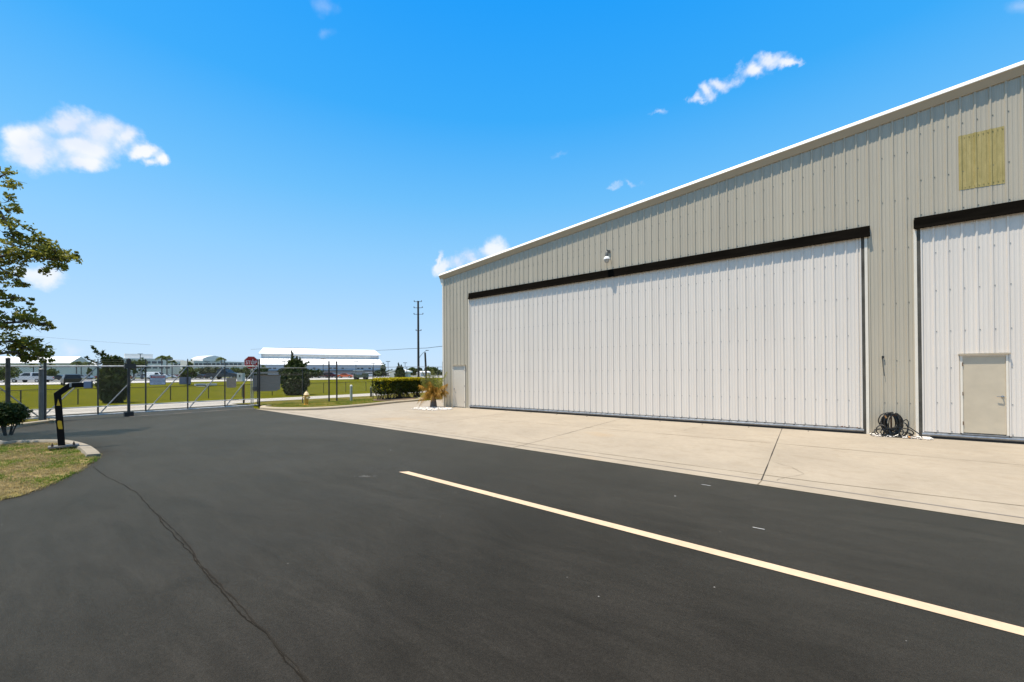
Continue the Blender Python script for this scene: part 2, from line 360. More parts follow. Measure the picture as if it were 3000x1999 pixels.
JL = mat('joint shade', (.17,.135,.088), .95)
for pts, wd, M in [([(-6.86,18.0),(-6.75,9.62)], .014, DARK), ([(-.69,18.0),(-.70,9.25)], .02, DARK), ([(-12.9,18),(-12.9,10.6)], .018, JL), ([(-.69,9.25),(-.73,8.86)], .016, JL),
                   ([(-6.76,9.62),(-6.8,9.22)], .02, JL), ([(-24,14.6),(-12.5,14.25),(0,14.2),(4,14.07),(30,14)], .018, JL),
                   ([(-24,10.62),(-15,10.4),(-9,10.05),(-6.6,9.93),(.2,9.72),(2.8,9.86),(12,9.2)], .016, JL), ([(-20,10.2),(-14,9.92),(-9,9.72),(-6.6,9.56),(-.7,9.25),(2.6,9.06),(14,8.4)], .028, mat('grey joint', (.19,.17,.155), .9)),
                   ([(6.1,18),(6.0,8.6)], .025, JL), ([(-18.9,18),(-19.2,10.1)], .016, JL)]:
    strip('apron_joint', pts, wd, .015, M, .002, .6)
strip('apron_crack', [(-.62,11.3),(-.2,10.9),(-.05,10.3),(-.35,9.8),(-.5,9.4)], .007, .016, mat('crack shade', (.20,.165,.12), .95), .03, .12)
strip('apron_crack', [(-3.2,17.1),(-3.5,16.2),(-3.55,15.5)], .012, .016, JL, .03, .15)
for x in (-13.6,-11.9,-10.3,-8.6,-5.1,-3.4,-1.75,.1):             # anchor slots in front of the hangar door
    struct('anchor_slot', MB().box(x-.02,x+.02,17.70,17.84,.0,.016), DARK)
# asphalt markings and seams
LINE = mat('line paint', (.56,.415,.285), .7, spec=.1, var=.06, scale=9, var2=.06, scale2=1.3)
t_ = LINE.node_tree; b_ = t_.nodes['Principled BSDF']; src_ = b_.inputs['Base Color'].links[0].from_socket
co_ = t_.nodes.new('ShaderNodeTexCoord'); wn_ = t_.nodes.new('ShaderNodeTexNoise'); wn_.inputs['Scale'].default_value = 48; wn_.inputs['Detail'].default_value = 6; wn_.inputs['Roughness'].default_value = .8; t_.links.new(co_.outputs['Object'], wn_.inputs['Vector'])
wr_ = t_.nodes.new('ShaderNodeMapRange'); wr_.inputs[1].default_value = .62; wr_.inputs[2].default_value = .70; t_.links.new(wn_.outputs['Fac'], wr_.inputs[0])
wm_ = t_.nodes.new('ShaderNodeMix'); wm_.data_type = 'RGBA'; t_.links.new(wr_.outputs[0], wm_.inputs['Factor']); t_.links.new(src_, wm_.inputs['A']); wm_.inputs['B'].default_value = (.06,.055,.045,1); t_.links.new(wm_.outputs['Result'], b_.inputs['Base Color'])
struct('painted_line', sheet([(-7.19,5.50),(60,2.05),(60,2.20),(-7.05,5.655)], .009), LINE)
SEAM = mat('sealed seam', (.0165,.0147,.0121), .95, spec=.03)
strip('asphalt_seam', [(-13.6,1.62),(-12.6,1.60),(-10.0,1.74),(-7.5,1.6),(-5.05,1.47),(-3.55,1.41),(-2.85,1.36),(2,1.2)], .009, .008, SEAM, .010, .06)
strip('asphalt_seam', [(-8.0,1.66),(-6.6,1.585),(-5.05,1.50),(-3.55,1.435),(-2.85,1.385),(2,1.225)], .011, .0085, mat('seam lip', (.0235,.0212,.0178), .95, spec=.03), .010, .09)
strip('asphalt_seam', [(-16.6,1.55),(-16.0,1.88),(-15.9,2.35)], .03, .008, SEAM, .004, .3)
WP = mat('paint spatter', (.55,.53,.5), .7)
mb = MB(); c0 = at(1075, 1397)
for i in range(30):
    x = c0.x+random.gauss(0, .10); y = c0.y+random.gauss(0, .05)+(x-c0.x)*.5; r = random.uniform(.002, .010)
    mb.add([(x+r*math.cos(a)*random.uniform(.6,1.5), y+r*math.sin(a), .0095) for a in [k*1.05 for k in range(6)]], [(0,1,2,3,4,5)])
struct('paint_spatter', mb, WP)
mb = MB()
for px, py, ln in ((2055,1421,.16),(2205,1547,.14),(1975,1455,.03),(945,1268,.05),(1142,1320,.05)):
    p = at(px, py); mb.box(p.x, p.x+ln, p.y, p.y+.012, .008, .0105)
struct('paint_fleck', mb, WP)
# kerbs
def kerb(name, pts, prof, M, closed=False):
    P = [Vector(p[:2]) for p in pts]
    Q = []
    for i in range(len(P)-1):
        p0 = P[max(i-1,0)]; p1 = P[i]; p2 = P[i+1]; p3 = P[min(i+2,len(P)-1)]
        for k in range(5):
            t = k/5; Q.append(.5*((2*p1)+(p2-p0)*t+(2*p0-5*p1+4*p2-p3)*t*t+(3*p1-p0-3*p2+p3)*t**3))
    Q.append(P[-1]); mb = MB(); n = len(prof)
    for i, p in enumerate(Q):
        t = Q[min(i+1,len(Q)-1)]-Q[max(i-1,0)]; t.normalize(); nn = Vector((-t.y, t.x))
        for (d, z) in prof: mb.v.append((p.x+nn.x*d, p.y+nn.y*d, z))
        if i:
            for k in range(n-1): a = (i-1)*n+k; mb.f.append((a, a+1, a+n+1, a+n))
    mb.f.append(tuple(range(n))); mb.f.append(tuple(range((len(Q)-1)*n, len(Q)*n)))
    return tag(mb.build(name, M, smooth=False), kind='structure'), Q
KP = [(-28.3,11.3),(-28.0,10.75),(-27.1,10.42),(-25.8,10.55),(-24.7,11.0),(-23.75,11.9),(-23.3,13.2),(-23.35,14.9),(-23.7,16.6),(-24.1,18.4),(-24.25,20.2),(-24.9,21.6),(-26.6,22.3)]
_, KQ = kerb('kerb', KP, [(0,-.05),(.0,.11),(.05,.165),(.30,.17),(.32,-.05)], KERB)
v = MB(); n_ = len(KQ)
for i, p in enumerate(KQ):
    t = KQ[min(i+1,n_-1)]-KQ[max(i-1,0)]; t.normalize(); nn = Vector((-t.y, t.x)); q = p+nn*.3
    fy = 11.2+i/(n_-1)*14
    v.v += [(q.x, q.y, .145), ((q.x*.5-34.6*.5), (q.y+fy)/2, .09), (-34.6, fy, .0)]
    if i:
        k = 3*i; v.f += [(k-3,k-2,k+1,k), (k-2,k-1,k+2,k+1)]
struct('verge', v, ROUGH)
struct('verge_far', sheet([(-34.6,25.1),(-26.6,22.4),(-18,24.6),(-18,90),(-33.6,90)], .03), ROUGH)
kerb('kerb', [(-24.6,24.2),(-20,24.0),(-16,24.0)], [(0,-.05),(0,.13),(.03,.16),(.18,.16),(.2,-.05)], KERB)
struct('mulch_bed', sheet([(-24.55,18.2),(-24.7,20.3),(-26.2,21.9),(-27.6,21.6),(-27.4,18.6),(-26,17.6)], .165), mat('mulch', (.13,.085,.05), .95, var=.4, scale=18))
# island in the near left
isl = [at(*p) for p in [(0,1301),(60,1298),(160,1297),(200,1300),(245,1312),(270,1328),(281,1340),(272,1352),(230,1382),(150,1420),(60,1456),(0,1468)]]
isl = [(p.x, p.y) for p in isl]+[(-10.6,-.6),(-10.4,-3),(-12,-6),(-22,-6),(-24,-2)]
SOIL = grassmat('sparse turf', (.060,.105,.012), (.23,.18,.075), (.36,.27,.16), 1.1)
struct('grass_island', sheet(isl, .02), SOIL)
kerb('kerb', [(isl[0][0]-3, isl[0][1]-.6), isl[0], isl[1], isl[2], isl[3], isl[4], isl[5], isl[6]], [(.10,-.05),(.08,.085),(-.16,.10),(-.2,-.02)], concrete('old kerb', (.30,.26,.20), .3))
i2 = [at(*p) for p in [(0,1262),(60,1252),(140,1241),(160,1241),(166,1237),(150,1232),(90,1232)]]
i2 = [(p.x, p.y) for p in i2]+[(-28.2,-1),(-28.2,-9),(-24,-9)]
struct('grass_island', sheet(i2, .07), ROUGH)
kerb('kerb', [(i2[0][0]-.3, i2[0][1]-2.4), i2[0], i2[1], i2[2], i2[3], i2[4], i2[5], (i2[6][0], i2[6][1])], [(.0,-.05),(.02,.12),(.05,.15),(.2,.15),(.22,-.02)], KERB)
# tufts
def inpoly(x, y, P):
    c = False; j = len(P)-1
    for i in range(len(P)):
        if (P[i][1] > y) != (P[j][1] > y) and x < (P[j][0]-P[i][0])*(y-P[i][1])/(P[j][1]-P[i][1])+P[i][0]: c = not c
        j = i
    return c
from mathutils import noise as mno
def tufts(n, P, bb, z, hgt, cond):
    mb = MB(); k = 0
    while k < n:
        x = random.uniform(bb[0], bb[1]); y = random.uniform(bb[2], bb[3]); k += 1
        if not inpoly(x, y, P): continue
        if not cond(mno.noise(Vector((x*1.3, y*1.3, 3.3)))+random.uniform(-.25,.25)): continue
        for j in range(random.randint(4, 8)):
            a = random.uniform(0, 6.28); l = hgt*random.uniform(.4, 1.2); dx, dy = math.cos(a), math.sin(a); s = random.uniform(.3, 1.1)
            bx = x+random.gauss(0,.025); by = y+random.gauss(0,.025); w_ = .004
            mb.add([(bx-dy*w_, by+dx*w_, z), (bx+dy*w_, by-dx*w_, z), (bx+dx*l*s*.4+dy*w_*.7, by+dy*l*s*.4-dx*w_*.7, z+l*.65), (bx+dx*l*s, by+dy*l*s, z+l*(.95-.3*s)), (bx+dx*l*s*.4-dy*w_*.7, by+dy*l*s*.4+dx*w_*.7, z+l*.65)], [(0,1,2,4),(4,2,3)])
    return mb
ib = (-22, -10.4, -1.5, 2.1); isx = [((p[0]+16)*1.012-16, (p[1]+1)*1.03-1) for p in isl]
grn = leafmat('blade green', (.08,.15,.010), (.17,.23,.02), .6, .3, 3)
stw = leafmat('blade straw', (.26,.20,.08), (.38,.30,.15), .7, .3, 4)
tag(tufts(11000, isx, ib, .015, .065, lambda v: v > .02).build('grass', grn), 'short green grass growing in patches on the near left island', kind='stuff')
tag(tufts(13000, isx, ib, .015, .055, lambda v: v < .12).build('grass', stw), 'dry straw coloured grass scattered over the near left island', kind='stuff')
KQ2 = [(p.x-.3, p.y) for p in KQ]
vp = [(-27.8,11),(-26,10.8),(-24.9,11.3),(-23.9,12.5),(-23.6,14),(-24,17),(-24.5,18.5),(-27,19),(-30,18),(-30,11.5)]
tag(tufts(5000, vp, (-30,-23.5,10.7,19), .13, .06, lambda v: v > -.1).build('grass', grn), 'short rough grass on the verge behind the curved kerb', kind='stuff')
# ------------------------------------------------------------------ the hangar
FY = 18.058; RX0 = -16.179
BEIGE = mat('beige siding', (.457,.405,.312), .45, var=.045, scale=1.2, stretch=(3,1,.25), var2=.05, scale2=.35)
WHITE = mat('white siding', (.71,.648,.575), .4, var=.016, scale=1.0, stretch=(3,1,.3), var2=.03, scale2=.5)
TRIM = mat('white trim', (.76,.69,.58), .4, var=.03, scale=5)
BTRIM = mat('beige trim', (.45,.375,.27), .45, var=.03, scale=3)
RLIP = mat('rake lip paint', (.88,.84,.76), .35)
BLACK = mat('black painted steel', (.006,.0048,.0035), .9, spec=.02, var=.4, scale=1.5, stretch=(.5,1,4))
STEEL = mat('galvanised steel', (.30,.31,.32), .42, .75, var=.2, scale=8)
GREYP = mat('dark jamb steel', (.085,.08,.068), .85, 0, spec=.05, var=.35, scale=2.5, stretch=(1,1,.6))
RUB = mat('black rubber', (.012,.012,.012), .6)
def zf(X): return 8.5934+.1001*(X+16.179)
def zroof(X): return zf(X) if X <= 14 else 2*zf(14)-zf(X) if False else zf(14)-.1001*(X-14)
def corr(mb, xa, xb, zb, zt, y, h=.033, x0=RX0):
    pts = [(xa, 0)]
    n0 = math.floor((xa-x0)/.3048)-1; n1 = math.ceil((xb-x0)/.3048)+1
    for n in range(n0, n1+1):
        c = x0+n*.3048
        for dx, d in ((-.036,0),(-.015,h),(.015,h),(.036,0),(.078,0),(.088,.007),(.116,.007),(.126,0),(.178,0),(.188,.007),(.216,.007),(.226,0)):
            x = c+dx
            if xa < x < xb: pts.append((x, d))
    pts.append((xb, 0)); pts.sort()
    f = zb if callable(zb) else (lambda X: zb); t = zt if callable(zt) else (lambda X: zt)
    b = len(mb.v)
    for x, d in pts: mb.v += [(x, y-d, f(x)), (x, y-d, t(x))]
    for i in range(len(pts)-1): k = b+2*i; mb.f.append((k, k+2, k+3, k+1))
    return mb
def screws(mb, xa, xb, zs, y, h=0, x0=RX0, off=.05, every=1):
    n0 = math.ceil((xa-x0)/.3048); n1 = math.floor((xb-x0)/.3048)
    for n in range(n0, n1+1):
        for z in zs:
            zz = z(x0+n*.3048) if callable(z) else z
            x = x0+n*.3048+off; s = .0105; mb.box(x-s, x+s, y-.010-h, y-h+.001, zz-s, zz+s)
    return mb
DL, DR = -16.60, 1.62            # first opening
D2L, D2R = 2.952, 22.0
HZB, HZT = 6.73, 7.10
hangar = thing('aircraft_hangar', 'beige corrugated metal hangar with huge white doors under a white-edged sloping roof', 'hangar', (2, FY, 0))
wl = MB()
corr(wl, -18.93, -18.06, .012, zroof, FY); corr(wl, -18.06, -16.96, 2.70, zroof, FY); corr(wl, -16.96, DL-.06, .012, zroof, FY)
corr(wl, DL-.06, DR+.14, HZT-.05, zroof, FY); corr(wl, DR+.14, D2L-.06, .012, zroof, FY)
corr(wl, D2L-.06, D2R+.1, HZT-.05, zroof, FY); corr(wl, D2R+.1, 47, .012, zroof, FY)
part('wall', wl, BEIGE, hangar)
sc = MB()
screws(sc, -18.9, 1.6, [lambda X: HZT+.09, lambda X: HZT+.95 if X > DL else 5, lambda X: zf(X)-.9], FY); screws(sc, 1.85, 2.9, [1.1, 2.5, 4.4, 6.2, 7.8, 9.3], FY); screws(sc, 3.0, 12, [HZT+.09, 8.3, 9.8], FY)
tag(part('wall_screw', sc, mat('screw head', (.16,.15,.13), .5, .5), hangar), kind='stuff')
sd = MB(); sd.box(-18.90,-18.86,FY+.02,58,0,zf(-18.9)); sd.box(46.9,47,FY+.02,58,0,zroof(47)); sd.prism([(-18.9,0),(47,0),(47,zroof(47)),(14,zroof(14)),(-18.9,zroof(-18.9))],'y',57.9,58)
part('side_wall', sd, BEIGE, hangar)
rf = MB(); rf.prism([(-19.16,zroof(-19.16)+.24),(14,zroof(14)+.24),(47.3,zroof(47.3)+.24),(47.3,zroof(47.3)+.34),(14,zroof(14)+.34),(-19.16,zroof(-19.16)+.34)],'y',17.97,58.2)
for k in range(0, 66): 
    pass
part('roof', rf, mat('white roof sheet', (.78,.78,.77), .35, var=.03), hangar)
def sloped(mb, prof, xa, xb):          # profile (y, dz) swept along the rake
    b = len(mb.v); n = len(prof)
    for x in (xa, xb):
        for y, dz in prof: mb.v.append((x, y, zroof(x)+dz))
    for i in range(n): mb.f.append((b+i, b+(i+1) % n, b+n+(i+1) % n, b+n+i))
    mb.f += [tuple(range(b, b+n))[::-1], tuple(range(b+n, b+2*n))]
lip = MB(); sof = MB()
for a, b in ((-19.16, 14), (14, 47.3)):
    sloped(lip, [(17.865,.225),(17.865,.25),(17.95,.375),(18.1,.375),(18.1,.225)], a, b)
    sloped(sof, [(17.88,.222),(17.905,.19),(18.015,.0),(18.05,.0),(18.05,.222)], a, b)
part('rake_lip', lip, RLIP, hangar); part('rake_trim', sof, BTRIM, hangar)
gt = MB(); gt.prism([(-19.16,zf(-19.1)+.2),(-18.93,zf(-18.93)+.2),(-18.93,zf(-18.93)-.42),(-19.02,zf(-18.93)-.36),(-19.16,zf(-18.93)-.02)],'y',17.99,58)
part('gutter', gt, TRIM, hangar)
ct = MB(); ct.box(-18.965,-18.86,18.005,18.05,.01,zf(-18.93)-.02); ct.box(-18.965,-18.94,18.05,18.2,.01,zf(-18.93)-.02); part('corner_trim', ct, TRIM, hangar)
# end trims of the openings
def jamb(xa, xb): part('opening_trim', MB().box(xa,xb,18.012,18.06,.012,HZB+.02), TRIM, hangar)
jamb(DL-.07, DL-.02); jamb(DR+.067, DR+.145); jamb(D2L-.073, D2L-.003)
# black header beams over the doors (weather hood with a slanted lip)
for a, b in ((DL-.02, DR+.21), (D2L-.05, D2R+.1)):
    hb = MB(); hb.prism([(18.03,HZT+.01),(17.985,HZT),(17.95,HZB+.10),(17.918,HZB-.005),(17.933,HZB-.015),(18.10,HZB+.03),(18.10,HZT)],'x',a,b)
    part('door_header', hb, BLACK, hangar)
WY = 18.045       # door skin plane
def bigdoor(xa, xb, cut=None):
    d = MB(); 
    if cut: corr(d, xa, cut[0], .20, HZB+.03, WY, .034); corr(d, cut[0], cut[1], cut[2], HZB+.03, WY, .034); corr(d, cut[1], xb, .20, HZB+.03, WY, .034)
    else: corr(d, xa, xb, .20, HZB+.03, WY, .034)
    d.box(xa, xa+.035, WY-.034, WY, .19, HZB+.02); d.box(xb-.035, xb, WY-.034, WY, .19, HZB+.02)
    sr = [2.2, 3.6, 5.2]
    o = part('hangar_door', d, WHITE, hangar)
    s = MB(); screws(s, xa+.2, xb-.2, [.26, 1.15, 2.25, 3.4, 4.7, 5.9], WY); tag(part('screw_rows', s, mat('zinc screw', (.30,.29,.27), .5, .5), o), kind='stuff')
    s = MB(); s.tube([(xa-.02, WY-.03, .135), (xb+.02, WY-.03, .135)], .045, 8); s.box(xa-.02, xb+.02, WY-.01, WY+.04, .08, .20); part('bottom_rail', s, STEEL, o, True)
    s = MB(); s.box(xa-.02, xb+.02, WY-.005, WY+.03, .0, .082); part('bottom_gap_strip', s, RUB, o)  # black strip painted in for the dark gap under the door
    s = MB(); corr(s, xa+.04, cut[0] if cut else xb-.04, .175, .215, WY-.001, .034)
    if cut: corr(s, cut[1], xb-.04, .175, .215, WY-.001, .034)
    part('rib_closure', s, mat('rib closure foam', (.06,.055,.05), .9), o)
    return o
d1 = bigdoor(DL+.01, DR-.02)
rs = MB()
for x_r, w_r, h_r in ((1.08,.10,.045),(1.30,.05,.03),(.86,.04,.02),(1.47,.06,.03),(.35,.03,.02)): rs.prism([(x_r-w_r,.196),(x_r+w_r,.196),(x_r+w_r*.7,.205+h_r*.4),(x_r+w_r*.1,.2+h_r),(x_r-w_r*.6,.205+h_r*.5)],'y',WY-.006,WY-.001)
for q_ in rs.f[:0]: pass
tag(part('rust_patch', rs, mat('rust', (.17,.07,.03), .9, var=.5, scale=30), d1), kind='stuff')
MX0, MX1 = 3.86, 4.83
d2 = bigdoor(D2L+.085, D2R, (MX0, MX1, 2.68))
def jm(xa, xb):
    part('door_jamb', MB().box(xa, xb, 18.02, 18.055, .01, HZB+.05), GREYP, hangar)
jm(DR-.018, DR+.064); jm(D2L, D2L+.08)
part('floor_slab_edge', MB().box(-18.9, 30, 18.06, 18.4, -.02, .03), KERB, hangar)
# personnel doors
def manlever(mb, x, z, y, s):
    mb.lathe([(.034,0),(.034,.012),(.015,.02),(.013,.055)], (0,0,0), 12)
    vs = mb.v[-48:]; del mb.v[-48:]
    mb.v += [(x+v[0], y-v[2], z+v[1]) for v in vs]
    mb.tube([(x, y-.055, z), (x+s*.02, y-.065, z), (x+s*.13, y-.06, z+.003)], .010, 8)
def pdoor(xa, xb, zb, zt, y, M, FM, hinge, lever, label):
    o = part('personnel_door', MB().box(xa+.035, xb-.035, y-.012, y+.02, zb, zt-.05), M, hangar, bevel=.003); tag(o, label)
    f = MB(); f.box(xa-.015, xa+.033, y-.035, y+.02, zb-.02, zt); f.box(xb-.033, xb+.015, y-.035, y+.02, zb-.02, zt); f.box(xa+.033, xb-.033, y-.035, y+.02, zt-.048, zt)
    part('frame', f, FM, o)
    h = MB(); h.box(xa-.05, xb+.05, y-.085, y+.0, zt+.012, zt+.034); h.box(xa-.05, xb+.05, y-.089, y-.085, zt-.005, zt+.034); part('drip_cap', h, BTRIM, o)
    t = MB(); t.box(xa+.0, xb, y-.045, y-.012, zb-.05, zb-.022); part('threshold', t, STEEL, o)
    hx = xa+.032 if hinge < 0 else xb-.032
    for q in (.12, .5, .88):
        z = zb+(zt-zb)*q; part('hinge', MB().box(hx-.010, hx+.010, y-.042, y-.012, z-.055, z+.055), mat('rusty hinge', (.13,.07,.035), .7, .3, var=.4, scale=30), o)
    lv = MB(); lx = xb-.10 if hinge < 0 else xa+.10; manlever(lv, lx, zb+1.12, y-.012, -1 if hinge < 0 else 1)
    part('door_lever', lv, mat('satin nickel', (.35,.34,.32), .28, .9), o, True)
    return o
pdoor(-18.03, -16.99, .06, 2.66, 18.04, mat('door paint pale', (.60,.54,.45), .4, var=.02), TRIM, 1, 1, 'pale personnel door near the corner of the hangar')
pdoor(MX0+.02, MX1-.02, .255, 2.64, WY-.01, mat('door paint tan', (.535,.455,.335), .42, var=.05, scale=1.3, var2=.05, scale2=3), TRIM, -1, -1, 'tan personnel door set in the right-hand white hangar door')
# faded translucent panel in the gable wall
tp = MB(); x0_, x1_ = 3.895, 4.815
zlo = lambda X: 7.735-(X-x0_)*.05; zhi = lambda X: 9.41-(X-x0_)*.02
corr(tp, x0_, x1_, zlo, zhi, FY-.008, .034)
for n in range(10):
    s = .009; x = x0_+.03+n*.095
    tp.box(x-s, x+s, FY-.022, FY-.006, 7.80-s, 7.80+s); tp.box(x-s, x+s, FY-.022, FY-.006, 9.33-s, 9.33+s)
po = part('skylight_panel', tp, mat('aged fibreglass', (.33,.265,.085), .6, c2=(.45,.36,.14), scale=2.2, stretch=(4,1,1), var2=.12, scale2=40), hangar)
tag(po, 'yellowed fibreglass panel let into the beige gable wall')
# wall lamp over the first door
lamp = thing('wall_lamp', 'small grey wall lamp mounted above the long black door header', 'lamp', (-7.50, FY-.02, 7.98))
X_, Y_ = -7.50, FY-.30
part('wall_plate', MB().box(X_-.06, X_+.06, FY-.06, FY-.02, 7.92, 8.04), mat('lamp grey', (.12,.12,.11), .5, .3), lamp)
part('bracket', MB().tube([(X_, FY-.05, 7.98), (X_, FY-.18, 8.02), (X_, Y_, 7.98), (X_, Y_, 7.90)], .016, 8), MATS['lamp grey'], lamp, True)
part('ballast_housing', MB().lathe([(.03,0),(.055,-.03),(.075,-.2),(.07,-.26)][::-1], (X_, Y_, 7.93), 14), MATS['lamp grey'], lamp, True)
part('reflector', MB().lathe([(.155,-.40),(.14,-.33),(.10,-.27),(.06,-.255)], (X_, Y_, 7.93), 18), mat('lamp white enamel', (.75,.75,.74), .25), lamp, True)
part('glass_lens', MB().lathe([(.05,-.56),(.105,-.50),(.13,-.41),(.12,-.40)], (X_, Y_, 7.93), 16), mat('lamp glass', (.42,.41,.38), .25), lamp, True)
# small wall fitting with trailing wire on the pier
part('wire_hook', MB().tube([(2.13,18.02,2.62),(2.10,17.99,2.60),(2.115,18.0,2.35),(2.15,18.005,2.0)], .008, 6).box(2.09,2.15,17.995,18.03,2.58,2.66), RUB, hangar)
# ------------------------------------------------------------------ hose on its stake, pebbles
HX, HY = 2.27, 17.74
def ringpts(cx, cz, rx, rz, y, n=30, ph=0, wob=.012, a0=0, a1=2*math.pi, sk=0):
    return [(cx+rx*math.cos(a0+(a1-a0)*i/n)+random.gauss(0,wob*.3)+sk*math.sin(a0+(a1-a0)*i/n), y+.02*math.sin(ph+i*.7), cz+rz*math.sin(a0+(a1-a0)*i/n)+random.gauss(0,wob*.3)) for i in range(n+1)]
hose = thing('garden_hose', 'coiled black hose hung on a rusty stake between the hangar doors', 'hose', (HX, HY, 0))
hm = MB(); 
for i in range(15):
    rx = random.uniform(.13, .26); rz = random.uniform(.27, .37)
    hm.tube(ringpts(HX+random.uniform(-.06,.08), .80-rz-random.uniform(0,.03), rx, rz, HY+random.uniform(-.09,.06), ph=random.uniform(0,6)), .0155, 7)
for cx, cz, rx, rz, sk in ((HX+.26,.27,.12,.22,.02),(HX-.24,.22,.14,.16,0),(HX+.2,.18,.3,.14,0),(HX-.05,.16,.22,.12,0),(HX+.28,.33,.09,.27,.05),(HX-.3,.15,.12,.1,0),(HX+.1,.2,.16,.15,0),(HX+.14,.12,.34,.08,0)):
    hm.tube(ringpts(cx, cz, rx, rz, HY-.08+random.uniform(-.06,.06), sk=sk, ph=random.uniform(0,6)), .0155, 7)
hm.tube([(HX+.34,HY-.02,.42),(HX+.5,HY-.05,.28),(HX+.66,HY-.08,.14),(HX+.69,HY-.1,.06),(HX+.62,HY-.12,.04),(HX+.45,HY-.12,.1),(HX+.36,HY-.1,.2)], .0155, 7)
hm.tube([(HX+.66,HY-.12,.03),(HX+.4,HY-.16,.035),(HX,HY-.18,.04),(HX-.35,HY-.16,.04),(HX-.52,HY-.1,.05),(HX-.42,HY-.06,.16),(HX-.3,HY-.04,.24)], .0155, 7)
hm.tube([(HX-.16,HY-.08,.72),(HX-.06,HY-.1,.8),(HX+.03,HY-.1,.83)], .0155, 7)
part('hose_coil', hm, mat('hose rubber', (.010,.010,.010), .33, spec=.6), hose, True)
part('stake', MB().box(HX-.02,HX+.02,HY+.01,HY+.03,-.02,.76).box(HX-.11,HX+.11,HY-.06,HY+.05,.69,.715), mat('rusty iron', (.10,.045,.025), .8, .3, var=.4, scale=20), hose)
BR = mat('brass fitting', (.45,.24,.10), .4, .8)
part('hose_fitting', MB().tube([(HX-.16,HY-.12,.70),(HX-.13,HY-.125,.62)], .024, 10), BR, hose, True); part('hose_fitting', MB().tube([(HX+.36,HY-.2,.07),(HX+.41,HY-.22,.05)], .026, 10), BR, hose, True)
def pebbles(label, n, fn, r0=.02, r1=.05):
    mb = MB(); ico = bmesh.new(); bmesh.ops.create_icosphere(ico, subdivisions=1, radius=1); iv = [v.co.copy() for v in ico.verts]; ff = [tuple(v.index for v in f.verts) for f in ico.faces]; ico.free()
    for i in range(n):
        x, y, k = fn(); r = random.uniform(r0, r1); s = Vector((random.uniform(.7,1.4), random.uniform(.7,1.2), random.uniform(.5,.8))); a = random.uniform(0, 3)
        mb.add([(x+(v.x*s.x*math.cos(a)-v.y*s.y*math.sin(a))*r, y+(v.x*s.x*math.sin(a)+v.y*s.y*math.cos(a))*r, .012+r*.35+k+v.z*s.z*r) for v in iv], ff)
    return tag(mb.build('pebbles', mat('white marble chips', (.66,.61,.55), .75, var=.35, scale=9)), label, kind='stuff')
pebbles('white marble chips strewn under the hose coil', 650, lambda: (random.uniform(1.78,3.2), FY-.10-abs(random.gauss(0,.14))*1.3, random.uniform(0,.03)), .018, .04)
def pr():
    a = random.uniform(0, 6.28); q = math.sqrt(random.random()); 
    k = 1+.28*mno.noise(Vector((math.cos(a)*2, math.sin(a)*2, 5))); return (-18.0+1.25*q*k*math.cos(a)*(1.25 if math.cos(a)<0 else .9), 16.45+.95*q*k*math.sin(a), random.uniform(0,.05)*(1-q))
pebbles('white marble chips spread around the foot of the young palm', 360, pr, .03, .07)
# ------------------------------------------------------------------ gate and fences
GALV = mat('galvanised pipe', (.34,.335,.32), .55, .25, var=.25, scale=6)
GALVD = mat('weathered pipe', (.075,.07,.062), .6, .4, var=.35, scale=5)
WIRE = mat('chain link wire', (.10,.10,.09), .6, .4)
BLKF = mat('black vinyl pipe', (.022,.018,.015), .5)
def chain(mb, X, y0, y1, z0, z1, p=.075, r=.0017):
    for s in (1, -1):
        k = (y0-z1 if s > 0 else y0+z0)
        end = (y1-z0 if s > 0 else y1+z1)
        while k < end:       # line: y - s*z = k
            pts = []
            for z in (z0, z1):
                y = k+s*z
                if y0 <= y <= y1: pts.append((y, z))
            for y in (y0, y1):
                z = (y-k)*s
                if z0 < z < z1: pts.append((y, z))
            if len(pts) >= 2:
                (ya, za), (yb, zb) = pts[0], pts[1]; o = len(mb.v); q = r*.75
                for (yy, zz) in ((ya, za), (yb, zb)): mb.v += [(X+r, yy, zz), (X-r*.6, yy-q, zz+q*s), (X-r*.6, yy+q, zz-q*s)]
                mb.f += [(o, o+1, o+4, o+3), (o+1, o+2, o+5, o+4), (o+2, o, o+3, o+5)]
            k += p*1.414
    return mb
GX = -28.9
gate = thing('sliding_gate', 'long galvanised chain-link sliding gate with diagonal braces across the driveway', 'gate', (GX, 5, 0))
gy = [-3.8,-2.0,-.15,1.733,3.614,5.427,7.252,9.091,10.918]
zt_ = lambda y: 2.617+(y-1.733)*.0102
fr = MB()
fr.tube([(GX,-3.8,zt_(-3.8)),(GX,10.94,zt_(10.94))], .040, 8); fr.tube([(GX,-3.8,.19),(GX,10.94,.17)], .036, 8); fr.tube([(GX+.02,-3.8,.60),(GX+.02,10.94,.57)], .026, 8)
part('frame', fr, mat('bright pipe', (.62,.61,.58), .5, .2, var=.2, scale=6), gate, True)
for y in gy: part('upright', MB().tube([(GX,y,.16),(GX,y,zt_(y))], .034, 8), GALVD, gate, True)
for a, b in zip(gy[:-1], gy[1:]):
    if b < 1.8: q = [(GX-.01,a,zt_(a)-.06),(GX-.01,b-.05,.24)]
    else: q = [(GX-.01,a+.06,.22),(GX-.01,b-.05,zt_(b)-.06)]
    part('brace', MB().tube(q, .030, 6), GALV, gate, True)
part('chain_mesh', chain(MB(), GX-.035, -3.8, 10.9, .2, 2.6), WIRE, gate)
for y in gy[3:]: part('barb_arm', MB().tube([(GX,y,zt_(y)),(GX,y,zt_(y)+.36+(y-1.7)*.012)], .024, 8), GALVD if y > 4 else GALV, gate, True)
bw = MB()
